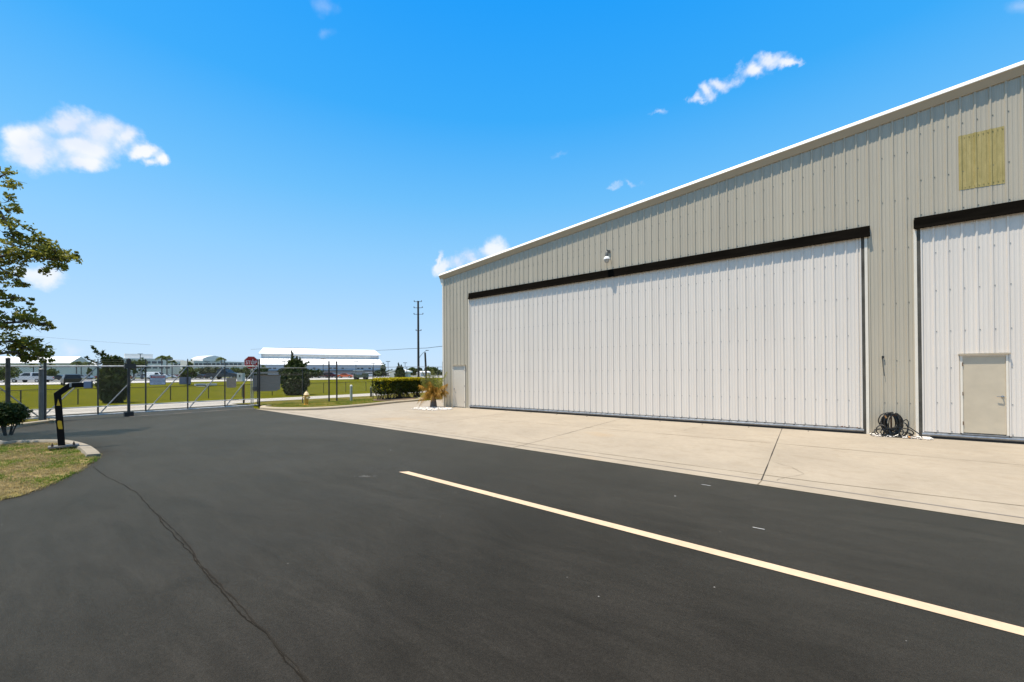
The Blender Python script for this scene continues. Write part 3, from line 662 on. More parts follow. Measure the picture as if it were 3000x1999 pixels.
for k in (.12,.24,.34): bw.tube([(GX,-3.8,zt_(-3.8)+k),(GX,3.6,zt_(3.6)+k),(GX,10.9,zt_(10.9)+k)], .004, 3)
part('barbed_wire', bw, WIRE, gate)
part('gate_lock_box', MB().box(GX-.03,GX+.10,10.60,10.90,1.14,1.36), mat('lock box grey', (.12,.115,.11), .5, .4), gate, bevel=.01)
def post(name, label, x, y, z1, r, M, grp='thick posts carrying the gate', foot=None):
    t = thing(name, label, 'post', (x, y, 0), 0, grp)
    part('shaft', MB().tube([(x,y,-.1),(x,y,z1)], r, 14), M, t, True)
    part('cap', MB().lathe([(r*1.12,0),(r*1.1,.03),(r*.6,.07),(.01,.085)], (x,y,z1-.01), 12), M, t, True)
    if foot: part('footing', MB().box(x-foot,x+foot,y-foot,y+foot,-.05,.23), RUB, t)
    return t
t = post('gate_post', 'thick grey double gate post beside the tree branches', -28.62, 1.74, 2.45, .085, mat('dull zinc', (.15,.15,.145), .6, .3, var=.2, scale=6)); part('shaft', MB().tube([(-28.75,1.86,-.1),(-28.75,1.86,2.9)], .05, 12), GALVD, t, True)
t = post('gate_post', 'gate post with a black footing and roller box at its top', -28.70, 4.72, 3.0, .062, GALVD, foot=.17)
part('roller_box', MB().box(-28.80,-28.60,4.55,4.99,2.53,2.78).box(-28.80,-28.62,4.62,4.80,2.8,3.02), mat('roller box', (.05,.05,.045), .5, .4), t)
post('gate_post', 'gate post standing behind the dark shrub at the left edge', -28.65, .78, 2.93, .072, GALVD)
post('gate_post', 'tall dark latch post at the right end of the gate', -28.62, 10.91, 3.12, .05, mat('dark latch pipe', (.035,.032,.03), .5, .3))
fx = -29.1
fence = thing('chain_link_fence', 'tall chain-link fence running from the gate past the hydrant and hedge', 'fence', (fx, 18, 0))
FP = [(13.9,2.62,.032,GALVD),(19.69,2.72,.034,GALVD),(23.21,2.77,.034,GALVD),(27,2.8,.034,GALVD),(31,2.8,.034,GALVD)]
for y, z, r, M in FP: part('fence_post', MB().tube([(fx,y,-.1),(fx,y,z)], r, 8), M, fence, True)
for y in (15.85,16.47):
    part('fence_post', MB().tube([(fx+.05,y,-.1),(fx+.05,y,3.15)], .055, 10), mat('rusty post', (.055,.042,.036), .7, .2, var=.4, scale=9), fence, True)
part('top_rail', MB().tube([(fx,10.95,2.60),(fx,13.9,2.62),(fx,15.85,2.60),(fx,16.47,2.62),(fx,19.7,2.70),(fx,23.2,2.78),(fx,27,2.80),(fx,31,2.83)], .024, 6), GALV, fence, True)
part('middle_rail', MB().tube([(fx,10.95,2.13),(fx,13.9,2.12)], .022, 6), GALVD, fence, True)
cm = MB(); chain(cm, fx+.03, 10.95, 15.8, .1, 2.58, .07); chain(cm, fx+.03, 16.5, 31, .1, 2.62, .09); part('chain_mesh', cm, WIRE, fence)
# signs on the gate and fence
SF = mat('sign white', (.62,.64,.70), .5); SRED = mat('sign red', (.42,.012,.010), .45, var=.12, scale=6); SBLK = mat('sign ink', (.02,.02,.022), .6); SWH = mat('sign letter white', (.80,.78,.76), .5)
def rrect(w, h, r, n=4):
    P = []
    for cx, cy, a0 in ((w/2-r,h/2-r,0),(-w/2+r,h/2-r,90),(-w/2+r,-h/2+r,180),(w/2-r,-h/2+r,270)):
        for k in range(n+1): a = R(a0+90*k/n); P.append((cx+r*math.cos(a), cy+r*math.sin(a)))
    return P
def plate(P, x0, x1, yc, zc): return MB().prism([(yc+a, zc+b) for a, b in P], 'x', x0, x1)
sx = -28.80; yc, zc = 5.905, 1.902
s1 = thing('warning_sign', 'white gate sign with a red ATTENTION band and black lettering', 'sign', (sx, yc, zc))
part('border', plate(rrect(.68,.55,.04), sx, sx+.006, yc, zc), SBLK, s1); part('face', plate(rrect(.645,.515,.03), sx+.006, sx+.009, yc, zc), SF, s1)
part('red_band', plate([(-.29,-.052),(.29,-.052),(.29,.052),(-.29,.052)], sx+.009, sx+.011, yc, zc+.165), SRED, s1)
text_mesh('ATTENTION', .105, 'lettering', SWH, s1, facing_x((.0115,0,.165)), .001, sx=.82)
for i, tx in enumerate(('ALL VEHICLES MUST','WAIT UNTIL GATE IS CLOSED','BEFORE PROCEEDING. DO','NOT TAILGATE')):
    text_mesh(tx, .062, 'lettering', SBLK, s1, facing_x((.0095,0,.055-.082*i)), .001, sx=.80)
for q_ in (-.3,.3): part('hanger_wire', MB().tube([(sx,yc+q_,zc+.26),(GX-.03,yc+q_,zc+.28)],.004,4), WIRE, s1)
def backsign(label, yc, zc, w, h, M, X=GX-.05, cat='sign', r=.05):
    s = thing('sign_back', label, cat, (X, yc, zc)); part('panel', plate(rrect(w,h,r), X-.006, X, yc, zc), M, s)
    part('bolt', MB().lathe([(.012,0),(.012,.008)], (0,0,0), 8), GALV, s).location = (0, 0, 0)
    for ch in list(s.children):
        if ch.name.startswith('bolt'): ch.data.transform(Matrix.Translation((X, yc, zc)) @ Matrix.Rotation(R(90), 4, 'Y') @ Matrix.Translation(Vector((0,0,0)))); ch.data.transform(Matrix.Translation((-.0, 0, h*.4)))
    return s
backsign('blue-grey back of a sign on the gate, right of the warning sign', 7.15, 1.835, .55, .42, mat('aluminium sign back', (.22,.235,.28), .45, .3, var=.1, scale=5))
backsign('small beige rounded sign back on the gate, left of the stop sign', 9.45, 1.665, .54, .63, mat('beige sign back', (.48,.36,.26), .7, var=.08, scale=5), r=.07)
b3 = thing('fence_board', 'large faded grey board fixed behind the chain link right of the gate', 'board', (fx-.04, 11.57, 1.58))
part('panel', MB().prism([(10.74,2.12),(12.42,2.12),(12.42,1.22),(12.36,1.10),(12.28,1.12),(12.20,1.04),(10.74,1.05)],'x',fx-.05,fx-.035), mat('faded board', (.30,.265,.235), .8, var=.07, scale=2, stretch=(1,1,5)), b3)
part('top_batten', MB().box(fx-.06,fx-.03,10.74,12.3,2.22,2.34), mat('board batten', (.36,.34,.31), .7), b3)
ss = thing('stop_sign', 'red octagonal stop sign partly hidden behind the gate end post', 'stop sign', (-29.12, 10.62, 0))
so_ = [(.44*math.cos(R(22.5+45*k)), .44*math.sin(R(22.5+45*k))) for k in range(8)]
part('sign_plate', plate(so_, -29.10, -29.095, 10.62, 2.945), SRED, ss)
wb = MB()
for k in range(8):
    a, b = so_[k], so_[(k+1)%8]; i = lambda p, f: (10.62+p[0]*f, 2.945+p[1]*f)
    wb.prism([i(a,.985), i(b,.985), i(b,.945), i(a,.945)], 'x', -29.095, -29.092)
part('white_border', wb, SWH, ss)
text_mesh('STOP', .34, 'lettering', SWH, ss, facing_x((.027,0,2.945)), .001, sx=.80)
part('sign_post', MB().tube([(-29.13,10.62,-.1),(-29.13,10.62,3.1)], .03, 8), GALV, ss, True)
mp_ = post('gate_post', 'slim galvanised pipe post in front of the stop sign', -28.95, 10.66, 3.1, .026, GALV, 'posts by the stop sign')
m_ = thing('marker_post', 'black and orange marker post on the verge behind the gate', 'post', at(714,1184))
p0 = at(714,1184); part('shaft', MB().box(p0.x-.04,p0.x+.04,p0.y-.05,p0.y+.03,-.05,1.45), BLKF, m_); part('reflective_strip', MB().box(p0.x-.04,p0.x+.045,p0.y+.03,p0.y+.06,.1,1.55), mat('orange strip', (.45,.16,.02), .6), m_)
# hydrant
HYM = mat('hydrant yellow', (.62,.32,.03), .45, var=.18, scale=12); HYW = mat('hydrant cream', (.74,.56,.32), .45, var=.06, scale=12)
hx, hy = -27.2, 13.25; hyd = thing('fire_hydrant', 'yellow fire hydrant with a white bonnet on the grass by the kerb', 'hydrant', (hx, hy, .1))
part('barrel', MB().lathe([(.19,0),(.19,.05),(.12,.06),(.115,.40),(.14,.42),(.14,.46),(.125,.48),(.13,.66)], (hx,hy,.08), 18), HYM, hyd, True)
part('bonnet', MB().lathe([(.175,0),(.175,.05),(.15,.07),(.13,.14),(.08,.21),(.035,.24),(.035,.30),(.01,.305)], (hx,hy,.74), 18), HYW, hyd, True)
part('foot_flange', MB().lathe([(.20,0),(.20,.04),(.17,.05)], (hx,hy,.07), 12), HYW, hyd)
for s in (-1, 1): part('side_nozzle', MB().tube([(hx,hy+s*.08,.60),(hx,hy+s*.19,.60)], .055, 10).tube([(hx,hy+s*.19,.60),(hx,hy+s*.235,.60)], .07, 8), HYW, hyd, True)
part('pumper_nozzle', MB().tube([(hx+.08,hy,.55),(hx+.19,hy,.55)], .075, 12).tube([(hx+.19,hy,.55),(hx+.24,hy,.55)], .09, 8), HYW, hyd, True)
def bollard(label, px, py, h, r, M, capM):
    p = at(px, py, .08); t = thing('bollard', label, 'bollard', p, 0, 'bollards behind the kerb'); part('shaft', MB().tube([(p.x,p.y,0),(p.x,p.y,h)], r, 14), M, t, True)
    part('domed_cap', MB().lathe([(r*1.03,-.04),(r*1.02,.0),(r*.8,.06),(r*.3,.09),(.005,.095)], (p.x,p.y,h), 14), capM, t, True)
bollard('pale grey-green bollard standing on the grass behind the kerb', 1029, 1176, 1.25, .095, mat('pale bollard', (.36,.38,.31), .6, var=.12, scale=6), mat('bollard cap', (.62,.62,.56), .5))
bollard('short dark green bollard near the hedge', 1087, 1162, .9, .085, mat('dark bollard', (.03,.035,.02), .6), mat('dark bollard cap', (.16,.18,.12), .5))
# low black fence
lf = thing('low_fence', 'low black chain-link fence across the lawn beyond the road', 'fence', (-44.45, 10, 0))
for k in range(-9, 20):
    y = 4.5+2.73*k; part('fence_post', MB().tube([(-44.45,y,-.1),(-44.45,y,1.17)], .035, 6), BLKF, lf, True)
part('top_rail', MB().tube([(-44.45,-20,1.16),(-44.45,60,1.16)], .026, 6), BLKF, lf, True)
part('chain_mesh', chain(MB(), -44.45, -10, 45, .0, 1.15, .10, .0024), BLKF, lf)
# ------------------------------------------------------------------ card reader post
pb = at(187, 1309, .09); cx_, cy_ = pb.x, pb.y
cr = thing('card_reader_post', 'black bent steel post with a blue-grey reader box and yellow marks', 'post', (cx_, cy_, .09))
BP = mat('gloss black paint', (.007,.006,.006), .55, spec=.12)
def sq(mb, pts, h, nrm):         # square tube through pts lying in a vertical plane with unit normal nrm
    pts = [Vector(p) for p in pts]; b = len(mb.v)
    for i, p in enumerate(pts):
        t0 = (pts[i]-pts[i-1]).normalized() if i else (pts[1]-pts[0]).normalized(); t1 = (pts[i+1]-pts[i]).normalized() if i < len(pts)-1 else t0
        t = (t0+t1).normalized(); k = 1/max(.4, t.dot(t0)); s = t.cross(nrm)
        for a, c in ((-1,-1),(1,-1),(1,1),(-1,1)): mb.v.append(tuple(p+s*h*a*k+nrm*h*c))
        if i:
            for j in range(4): q = b+(i-1)*4; mb.f.append((q+j, q+(j+1)%4, q+4+(j+1)%4, q+4+j))
    mb.f += [(b,b+1,b+2,b+3), tuple(range(len(mb.v)-4, len(mb.v)))[::-1]]; return mb
dv = Vector((.08, 1, 0)).normalized(); nn_ = Vector((1, -.08, 0)).normalized(); B0 = Vector((cx_-.03, cy_-.04, .13))
e1 = B0+Vector((-.0, -.08, 1.50)); e2 = e1+dv*.25+Vector((0,0,.25)); e3 = e2+dv*.27+Vector((0,0,.01))
part('bent_post', sq(MB(), [B0, e1, e2, e3], .072, nn_), BP, cr, bevel=.006)
part('base_plate', MB().obox((cx_-.02,cy_,.11), dv, Vector((0,0,1)), nn_, .30, .19, .022), mat('plate steel', (.16,.15,.14), .6, .3, var=.3, scale=12), cr)
for a in (-.22,.2):
    for b in (-.12,.13): q = Vector((cx_-.02,cy_,.13))+dv*a+nn_*b; part('anchor_bolt', MB().lathe([(.026,0),(.026,.03),(.014,.032),(.014,.07)], q, 8), mat('rusty bolt', (.10,.06,.04), .7, .4), cr)
RB = mat('reader blue grey', (.17,.205,.29), .45, var=.05, scale=6)
part('reader_box', MB().obox(e3+dv*.075, dv, Vector((0,0,1)), nn_, .08, .085, .10), RB, cr, bevel=.008)
part('reader_cover', MB().obox(e3+dv*.17+Vector((0,0,.01)), dv, Vector((0,0,1)), nn_, .014, .095, .112), mat('reader edge', (.04,.045,.055), .5), cr)
part('hinge_strap', MB().obox(e2+dv*.0+nn_*.0735+Vector((0,0,.01)), dv, Vector((0,0,1)), nn_, .022, .003, .06), GALV, cr)
part('post_shoulder_cap', MB().obox(e2+dv*.13+Vector((0,0,.078)), dv, Vector((0,0,1)), nn_, .11, .05, .004), mat('pale arm cap', (.5,.5,.48), .5), cr)  # thin pale plate on top of the black arm
YEL = mat('yellow decal', (.62,.36,.01), .5, var=.1, scale=20)
def onpost(z, y): return e1+(B0-e1)*((1.63-z)/1.5)+dv*y+nn_*.0735
def decal(P): 
    mb = MB(); q = [onpost(z, y) for y, z in P]; n = len(q); mb.add(q+[p+nn_*.002 for p in q], [tuple(range(n)), tuple(range(n,2*n))]+[(i,(i+1)%n,n+(i+1)%n,n+i) for i in range(n)]); return mb
part('yellow_triangle', decal([(-.035,1.30),(.037,1.30),(.004,1.50)]), YEL, cr)
part('yellow_patch', decal([(-.045,.84),(-.02,.87),(.035,.85),(.045,.66),(.04,.61),(-.03,.62),(-.045,.70)]), YEL, cr)
# ------------------------------------------------------------------ vegetation
OAK = leafmat('oak leaf', (.10,.12,.015), (.33,.31,.045), .5, .52, 1.6)
BARK = mat('grey bark', (.075,.06,.048), .9, var=.3, scale=9, bump=.6, bscale=30)
DKL = leafmat('dark shrub leaf', (.018,.034,.006), (.06,.085,.014), .45, .18, 3)
JUN = leafmat('juniper leaf', (.016,.030,.005), (.07,.088,.012), .6, .12, 1.3)
MID = leafmat('mid green leaf', (.035,.06,.010), (.10,.13,.022), .6, .25, .5)
GRL = leafmat('grey green leaf', (.045,.055,.025), (.10,.115,.05), .7, .25, .5)
HEDL = leafmat('hedge leaf', (.020,.038,.004), (.085,.10,.008), .5, .2, 2); HEDY = leafmat('hedge new growth', (.34,.31,.008), (.68,.56,.02), .5, .35, 3)
def bez(a, b, c, n): return [a*(1-t)**2+b*2*t*(1-t)+c*t*t for t in [i/n for i in range(n+1)]]
tr = thing('oak_tree', 'oak branches with small olive leaves reaching in from the left edge', 'tree', (-24.3, -4.2, 0))
tp_ = [Vector((-24.3,-4.2,-.1)), Vector((-24.2,-4.1,1.6)), Vector((-24.1,-3.9,3.2)), Vector((-23.9,-3.7,5)), Vector((-23.8,-3.6,7.5)), Vector((-23.7,-3.3,9.5))]
part('trunk', MB().tube(tp_, [.30,.24,.21,.17,.12,.05], 10), BARK, tr, True)
limb = MB(); lv = MB()
CL = [(4,514,16),(14,505,7),(23,591,12),(11,612,12),(6,640,14),(38,671,13),(46,655,8),(42,702,14),(20,735,20),(60,722,20),(86,722,16),(112,706,15),(126,715,12),(110,740,18),(135,744,16),(153,752,14),(160,735,9),(178,758,14),(199,755,14),(208,748,9),(226,744,5),(192,778,9),(172,788,8),(57,768,16),(28,760,16),(130,794,4),(12,806,14),(30,815,12),(57,810,9),(66,828,7),(11,874,12),(25,882,12),(44,868,9),(77,884,5),(14,920,10),(20,945,20),(45,942,12),(77,937,13),(98,932,11),(94,950,11),(130,953,9),(146,957,7),(36,993,16),(77,990,10),(95,1003,9),(19,1018,16),(60,1018,14),(96,1024,14),(120,1026,11),(136,1040,9),(112,1048,12),(126,1060,8),(60,1040,10),(85,1052,10)]
for lim in [[(-120,760),(0,752),(60,742),(120,758),(190,765)],[(-60,600),(0,620),(30,670),(42,700)],[(-120,700),(-20,770),(20,800),(60,812)],[(-100,560),(-20,535),(5,515)],[(-150,860),(-40,870),(10,876),(45,870)],[(-160,930),(-40,950),(40,945),(100,940),(145,956)],[(-160,960),(-20,1003),(40,1000),(80,1020),(110,1045)],[(-160,1010),(0,1037),(50,1030),(60,1050)]]:
    P = [atX(px, py, -22.6+.25*math.sin(px*.05)) for px, py in lim]; st = min(tp_, key=lambda q: abs(q.z-P[0].z+.8)); P = bez(st, st.lerp(P[0], .5)+Vector((0,0,.4)), P[0], 5)+P[1:]
    limb.tube(P, [.10*(1-i/(len(P)))+.012 for i in range(len(P))], 6)
def scatter(mb, c, rad, n, size, flat=.7):
    for i in range(n):
        d = Vector((random.gauss(0,1), random.gauss(0,1), random.gauss(0,flat))); d = d.normalized()*rad*random.random()**.45
        mb.leaf(c+d, size*random.uniform(.6,1.3))
tips = []
for px, py, r in CL:
    c = atX(px, py, -22.6+random.uniform(-.5,.5)); rr = r/46*1.0; tips.append(c)
    for k in range(max(3, int(r/2.2))):
        q = c+Vector((random.gauss(0,.6), random.gauss(0,.6), random.gauss(0,.5)))*rr*1.15; scatter(lv, q, rr*.5, int(13+r*.7), .078)
    for k in range(5):
        q = c+Vector((random.gauss(0,.8), random.gauss(0,.8), random.gauss(0,.6)))*rr; limb.tube([c, (c+q)/2+Vector((0,0,-.03)), q], [.012,.008,.004], 4)
for i in range(150):                                    # the part of the crown outside the frame
    a = random.uniform(0, 6.28); q = random.random()**.5; z = random.uniform(3.2, 10.8); rr = 3.3*math.sqrt(max(.05, 1-((z-6.6)/4.6)**2))
    c = Vector((-23.9+rr*q*math.cos(a)*1.1, -3.4+rr*q*math.sin(a)*1.05, z))
    scatter(lv, c, .55, 55, .12)
    if i % 3 == 0: s = tp_[3].lerp(tp_[4], random.random()); limb.tube([s, s.lerp(c,.5)+Vector((0,0,.2)), c], [.05,.03,.01], 5)
part('branches', limb, BARK, tr, True); part('crown', lv, OAK, tr)
# shrub on the left
sp0 = at(22, 1268, .1); shr = thing('round_shrub', 'dense dark green shrub on bare stems at the left edge', 'shrub', sp0)
sv = MB(); st = MB()
for i in range(420):
    a = random.uniform(0, 6.28); z = random.uniform(-1, 1); q = math.sqrt(1-z*z); rr = random.uniform(.55, 1.0)
    c = sp0+Vector((q*math.cos(a)*.55*rr, q*math.sin(a)*.55*rr-.05, .68+z*.42*rr)); scatter(sv, c, .10, 22, .045)
for i in range(9): a = random.uniform(0,6.28); st.tube([sp0+Vector((math.cos(a)*.1,math.sin(a)*.1,-.1)), sp0+Vector((math.cos(a)*.2,math.sin(a)*.2,.25)), sp0+Vector((math.cos(a)*.35,math.sin(a)*.35,.7))], [.02,.015,.008], 6)
part('foliage', sv, DKL, shr); part('stems', st, BARK, shr, True)
# junipers
def juniper(label, px, py, z0, leaders, wbase, hbody, n, size, X=None, seed=1, grp=None):
    random.seed(seed); p = at(px, py, z0); t = thing('juniper_tree', label, 'tree', p, 0, grp); f = MB(); s = MB()
    s.tube([p+Vector((0,0,-.1)), p+Vector((0,0,hbody*.7))], [.14,.06], 8)
    for i in range(n):
        h = random.random(); rr = wbase*(.62+.9*h if h < .35 else (.95*(1-((h-.35)/.65)**2*.72)))*(.88+.2*math.sin(h*17+i%7)); a = random.uniform(0,6.28); q = random.uniform(.45, 1)**.6
        c = p+Vector((rr*q*math.cos(a), rr*q*math.sin(a), .15+h*hbody)); out = Vector((math.cos(a), math.sin(a), 1.3)).normalized()
        for k in range(9):
            nrm = Vector((random.gauss(0,1),random.gauss(0,1),random.gauss(0,.5))).normalized(); f.leaf(c+out*random.uniform(-.1,.22)+Vector((random.gauss(0,.07),random.gauss(0,.07),random.gauss(0,.09))), size*random.uniform(.7,1.3), nrm, 2.2)
    for (dx, dy, ht, wd) in leaders:              # pointed leaders standing out of the body
        for k in range(int(ht*60)):
            h = random.random(); c = p+Vector((0,0,hbody*.80))+Vector((dx*h, dy*h, ht*h)); rr = wd*(1-h)**.7
            f.leaf(c+Vector((random.gauss(0,rr*.5), random.gauss(0,rr*.5), random.gauss(0,.06))), size*random.uniform(.6,1.2), None, 2.4)
    part('trunk', s, BARK, t, True); part('foliage', f, JUN, t); return t
juniper('large leaning dark juniper on the lawn behind the gate', 333, 1180, 0, [(-.5,-1.15,1.9,.45),(-.3,-.6,1.6,.5),(.1,.1,1.2,.5),(-.5,-1.5,1.0,.3),(.1,.6,.8,.4)], .86, 3.2, 1400, .14, seed=3)
juniper('bushy green juniper with spiky tops behind the hydrant', 866, 1157, 0, [(-.2,-.3,1.9,.28),(.1,.1,1.4,.28),(.2,.4,1.2,.3),(.3,1.3,.9,.25),(-.2,-.6,.6,.3)], 1.28, 3.3, 1700, .15, seed=5)
juniper('narrow dark juniper with two tips behind the hedge', 1172, 1120, .3, [(-.2,-.3,1.7,.22),(.1,.3,1.3,.22)], 1.15, 3.1, 600, .2, seed=8)
random.seed(21)
# hedge
hd = thing('hedge', 'clipped hedge with bright yellow top growth behind the kerb', 'hedge', (-27.0, 20.4, .1)); hl = MB(); hyv = MB(); hst = MB()
def hp(t): return Vector((-26.55-.55*t, 18.35+4.6*t, 0))
for i in range(2600):
    t = random.random(); z = .55+1.1*random.random()**.75; b = hp(t); c = b+Vector((random.uniform(-.6,.6), random.gauss(0,.05), z)); 
    if random.random() < .25: c.x = b.x+.6*random.choice((-1,1))
    scatter(hl, c, .10, 5, .085)
    for q_ in range(2):
        c2 = hp(random.random())+Vector((random.uniform(-.66,.66), 0, 1.70+random.uniform(-.09,.10))); scatter(hyv, c2, .08, 4, .085, .4)
    if i % 11 == 0: c3 = hp(min(.12, t*.2))+Vector((random.uniform(-.2,.65), random.uniform(-.1,.3), random.uniform(.8,1.6))); scatter(hyv, c3, .08, 4, .08)
for i in range(34):
    b = hp(random.random()); st_ = b+Vector((random.uniform(-.3,.3), random.gauss(0,.1), .1))
    for k in range(4): hst.tube([st_, st_+Vector((random.gauss(0,.12), random.gauss(0,.12), .3)), st_+Vector((random.gauss(0,.3), random.gauss(0,.3), .85))], [.025,.018,.008], 5)
part('foliage', hl, HEDL, hd); part('yellow_growth', hyv, HEDY, hd); part('stems', hst, BARK, hd, True)
sh2 = thing('hedge', 'darker hedge in shade between the palm and the hangar corner', 'hedge', (-22, 25.4, 0)); hl = MB()
for i in range(1500):
    t = random.random(); c = Vector((-25+9*t, 25.3+random.uniform(-.4,.4), .25+1.1*random.random())); scatter(hl, c, .13, 5, .10)
part('foliage', hl, HEDL, sh2)
# palms
def frond(mb, base, az, length, up, droop, n=22, wid=.36, twist=0, lw=.022, segs=1):
    d = Vector((math.cos(az), math.sin(az), 0)); pts = []
    for i in range(11):
        t = i/10; pts.append(base+d*length*(t*math.cos(up)*.95+.0)+Vector((0,0,length*(math.sin(up)*t-droop*t*t))))
    mb.tube(pts, [.018*(1-i/11)+.004 for i in range(11)], 4)
    side = Vector((-d.y, d.x, 0))
    for i in range(n):
        t = .18+.80*i/n; k = t*10; a = pts[int(k)].lerp(pts[min(10, int(k)+1)], k-int(k)); tg = (pts[min(10,int(k)+1)]-pts[int(k)]).normalized()
        L_ = wid*math.sin(math.pi*min(1, (t*.92+.1)))**.6*random.uniform(.8,1.15)
        for s in (-1, 1):
            o = (side*s*.75+tg*.55+Vector((0,0,-.35-twist*random.random()))).normalized(); w_ = tg*lw
            m1 = a+o*L_*.55; e = a+o*L_+Vector((0,0,-L_*.28))
            mb.add([a-w_*.5, a+w_*.5, m1+w_*.5, e, m1-w_*.5], [(0,1,2,4),(4,2,3)])
PG = leafmat('palm green', (.11,.12,.02), (.30,.27,.06), .5, .25, 3); PBn = leafmat('palm brown', (.20,.10,.015), (.50,.29,.05), .7, .3, 3)
PT = mat('palm trunk', (.12,.10,.085), .9, var=.35, scale=14, bump=.8, bscale=18)
pp = at(1270, 1195, .01); ypalm = thing('young_palm', 'young wind-burnt palm with brown and yellow fronds by the hangar corner', 'palm', pp)
part('trunk', MB().lathe([(.20,0),(.215,.10),(.20,.25),(.175,.42),(.14,.56),(.10,.66),(.06,.8)], pp, 16), PT, ypalm, True)
g1 = MB(); b1 = MB(); top = pp+Vector((0,0,.62)); random.seed(12)
for k in range(15):
    az = 2.6+random.gauss(0,1.3); frond(g1, top, az, random.uniform(1.8,2.5), R(random.uniform(62,88)), random.uniform(.15,.45), 32, .42, .8, .019)
for k in range(24):
    az = random.uniform(0,6.28); frond(b1, top, az, random.uniform(1.3,2.2), R(random.uniform(45,86)), random.uniform(.35,.95), 30, .44, 1.3, .019)
for az, ln, u_, dr_ in ((3.6,1.5,45,1.15),(3.9,1.7,50,1.0),(3.2,1.6,52,.95),(.35,1.5,60,.7),(.0,1.6,66,.7),(5.9,1.4,55,.8)): frond(b1, top, az, ln, R(u_), dr_, 28, .38, 1.4, .014)
part('green_fronds', g1, PG, ypalm); part('brown_fronds', b1, PBn, ypalm)
# ------------------------------------------------------------------ beyond the lawn
FZ = .92
struct('parking_road', sheet([(-86,-160),(-86,160),(-97,200),(-116,200),(-116,-160)], FZ), mat('pale road', (.46,.43,.39), .85, var=.08, scale=.3))
struct('road_edge', MB().box(-86.0,-85.6,-160,160,.7,FZ+.03), DARK)
struct('parking_lot', sheet([(-120,-250),(-120,300),(-200,320),(-200,-260)], FZ), mat('worn lot', (.16,.155,.15), .85, var=.2, scale=.2))
random.seed(33)
TYRE = mat('tyre', (.015,.015,.015), .8); RIM = mat('wheel rim', (.4,.4,.4), .35, .7); GLS = mat('tinted glass', (.012,.014,.016), .25, spec=.3)
HLT = mat('headlamp', (.7,.7,.68), .15); TLT = mat('tail lamp', (.35,.01,.01), .25)
PROT = {}
def paint(n, c): return mat('paint '+n, c, .28, .15, spec=.6)
SHAPES = {   # side profile: body polygon (x,z), cabin glass polygon
 'sedan': (4.6, 1.8, [(-2.3,.35),(-2.3,.80),(-2.1,.98),(-1.35,1.02),(-.75,1.42),(.35,1.45),(1.05,1.02),(2.0,.88),(2.28,.68),(2.3,.35)], [(-1.2,1.02),(-.70,1.37),(.30,1.39),(.88,1.02)]),
 'suv': (4.7, 1.9, [(-2.35,.4),(-2.38,1.05),(-2.15,1.68),(-1.5,1.76),(.3,1.74),(1.0,1.18),(2.1,1.05),(2.35,.8),(2.35,.4)], [(-2.08,1.12),(-1.95,1.60),(.2,1.64),(.8,1.18)]),
 'pickup': (5.8, 1.95, [(-2.9,.5),(-2.9,1.15),(-.95,1.15),(-.85,1.80),(-.6,1.88),(.45,1.86),(1.15,1.22),(2.55,1.10),(2.88,.85),(2.9,.5)], [(-.72,1.22),(-.55,1.76),(.40,1.76),(.92,1.24)]),
 'van': (5.4, 2.0, [(-2.7,.4),(-2.7,2.1),(-2.5,2.25),(1.2,2.22),(1.95,1.35),(2.6,1.15),(2.7,.8),(2.7,.4)], [(.2,1.4),(.2,2.0),(1.15,2.0),(1.65,1.42)])}
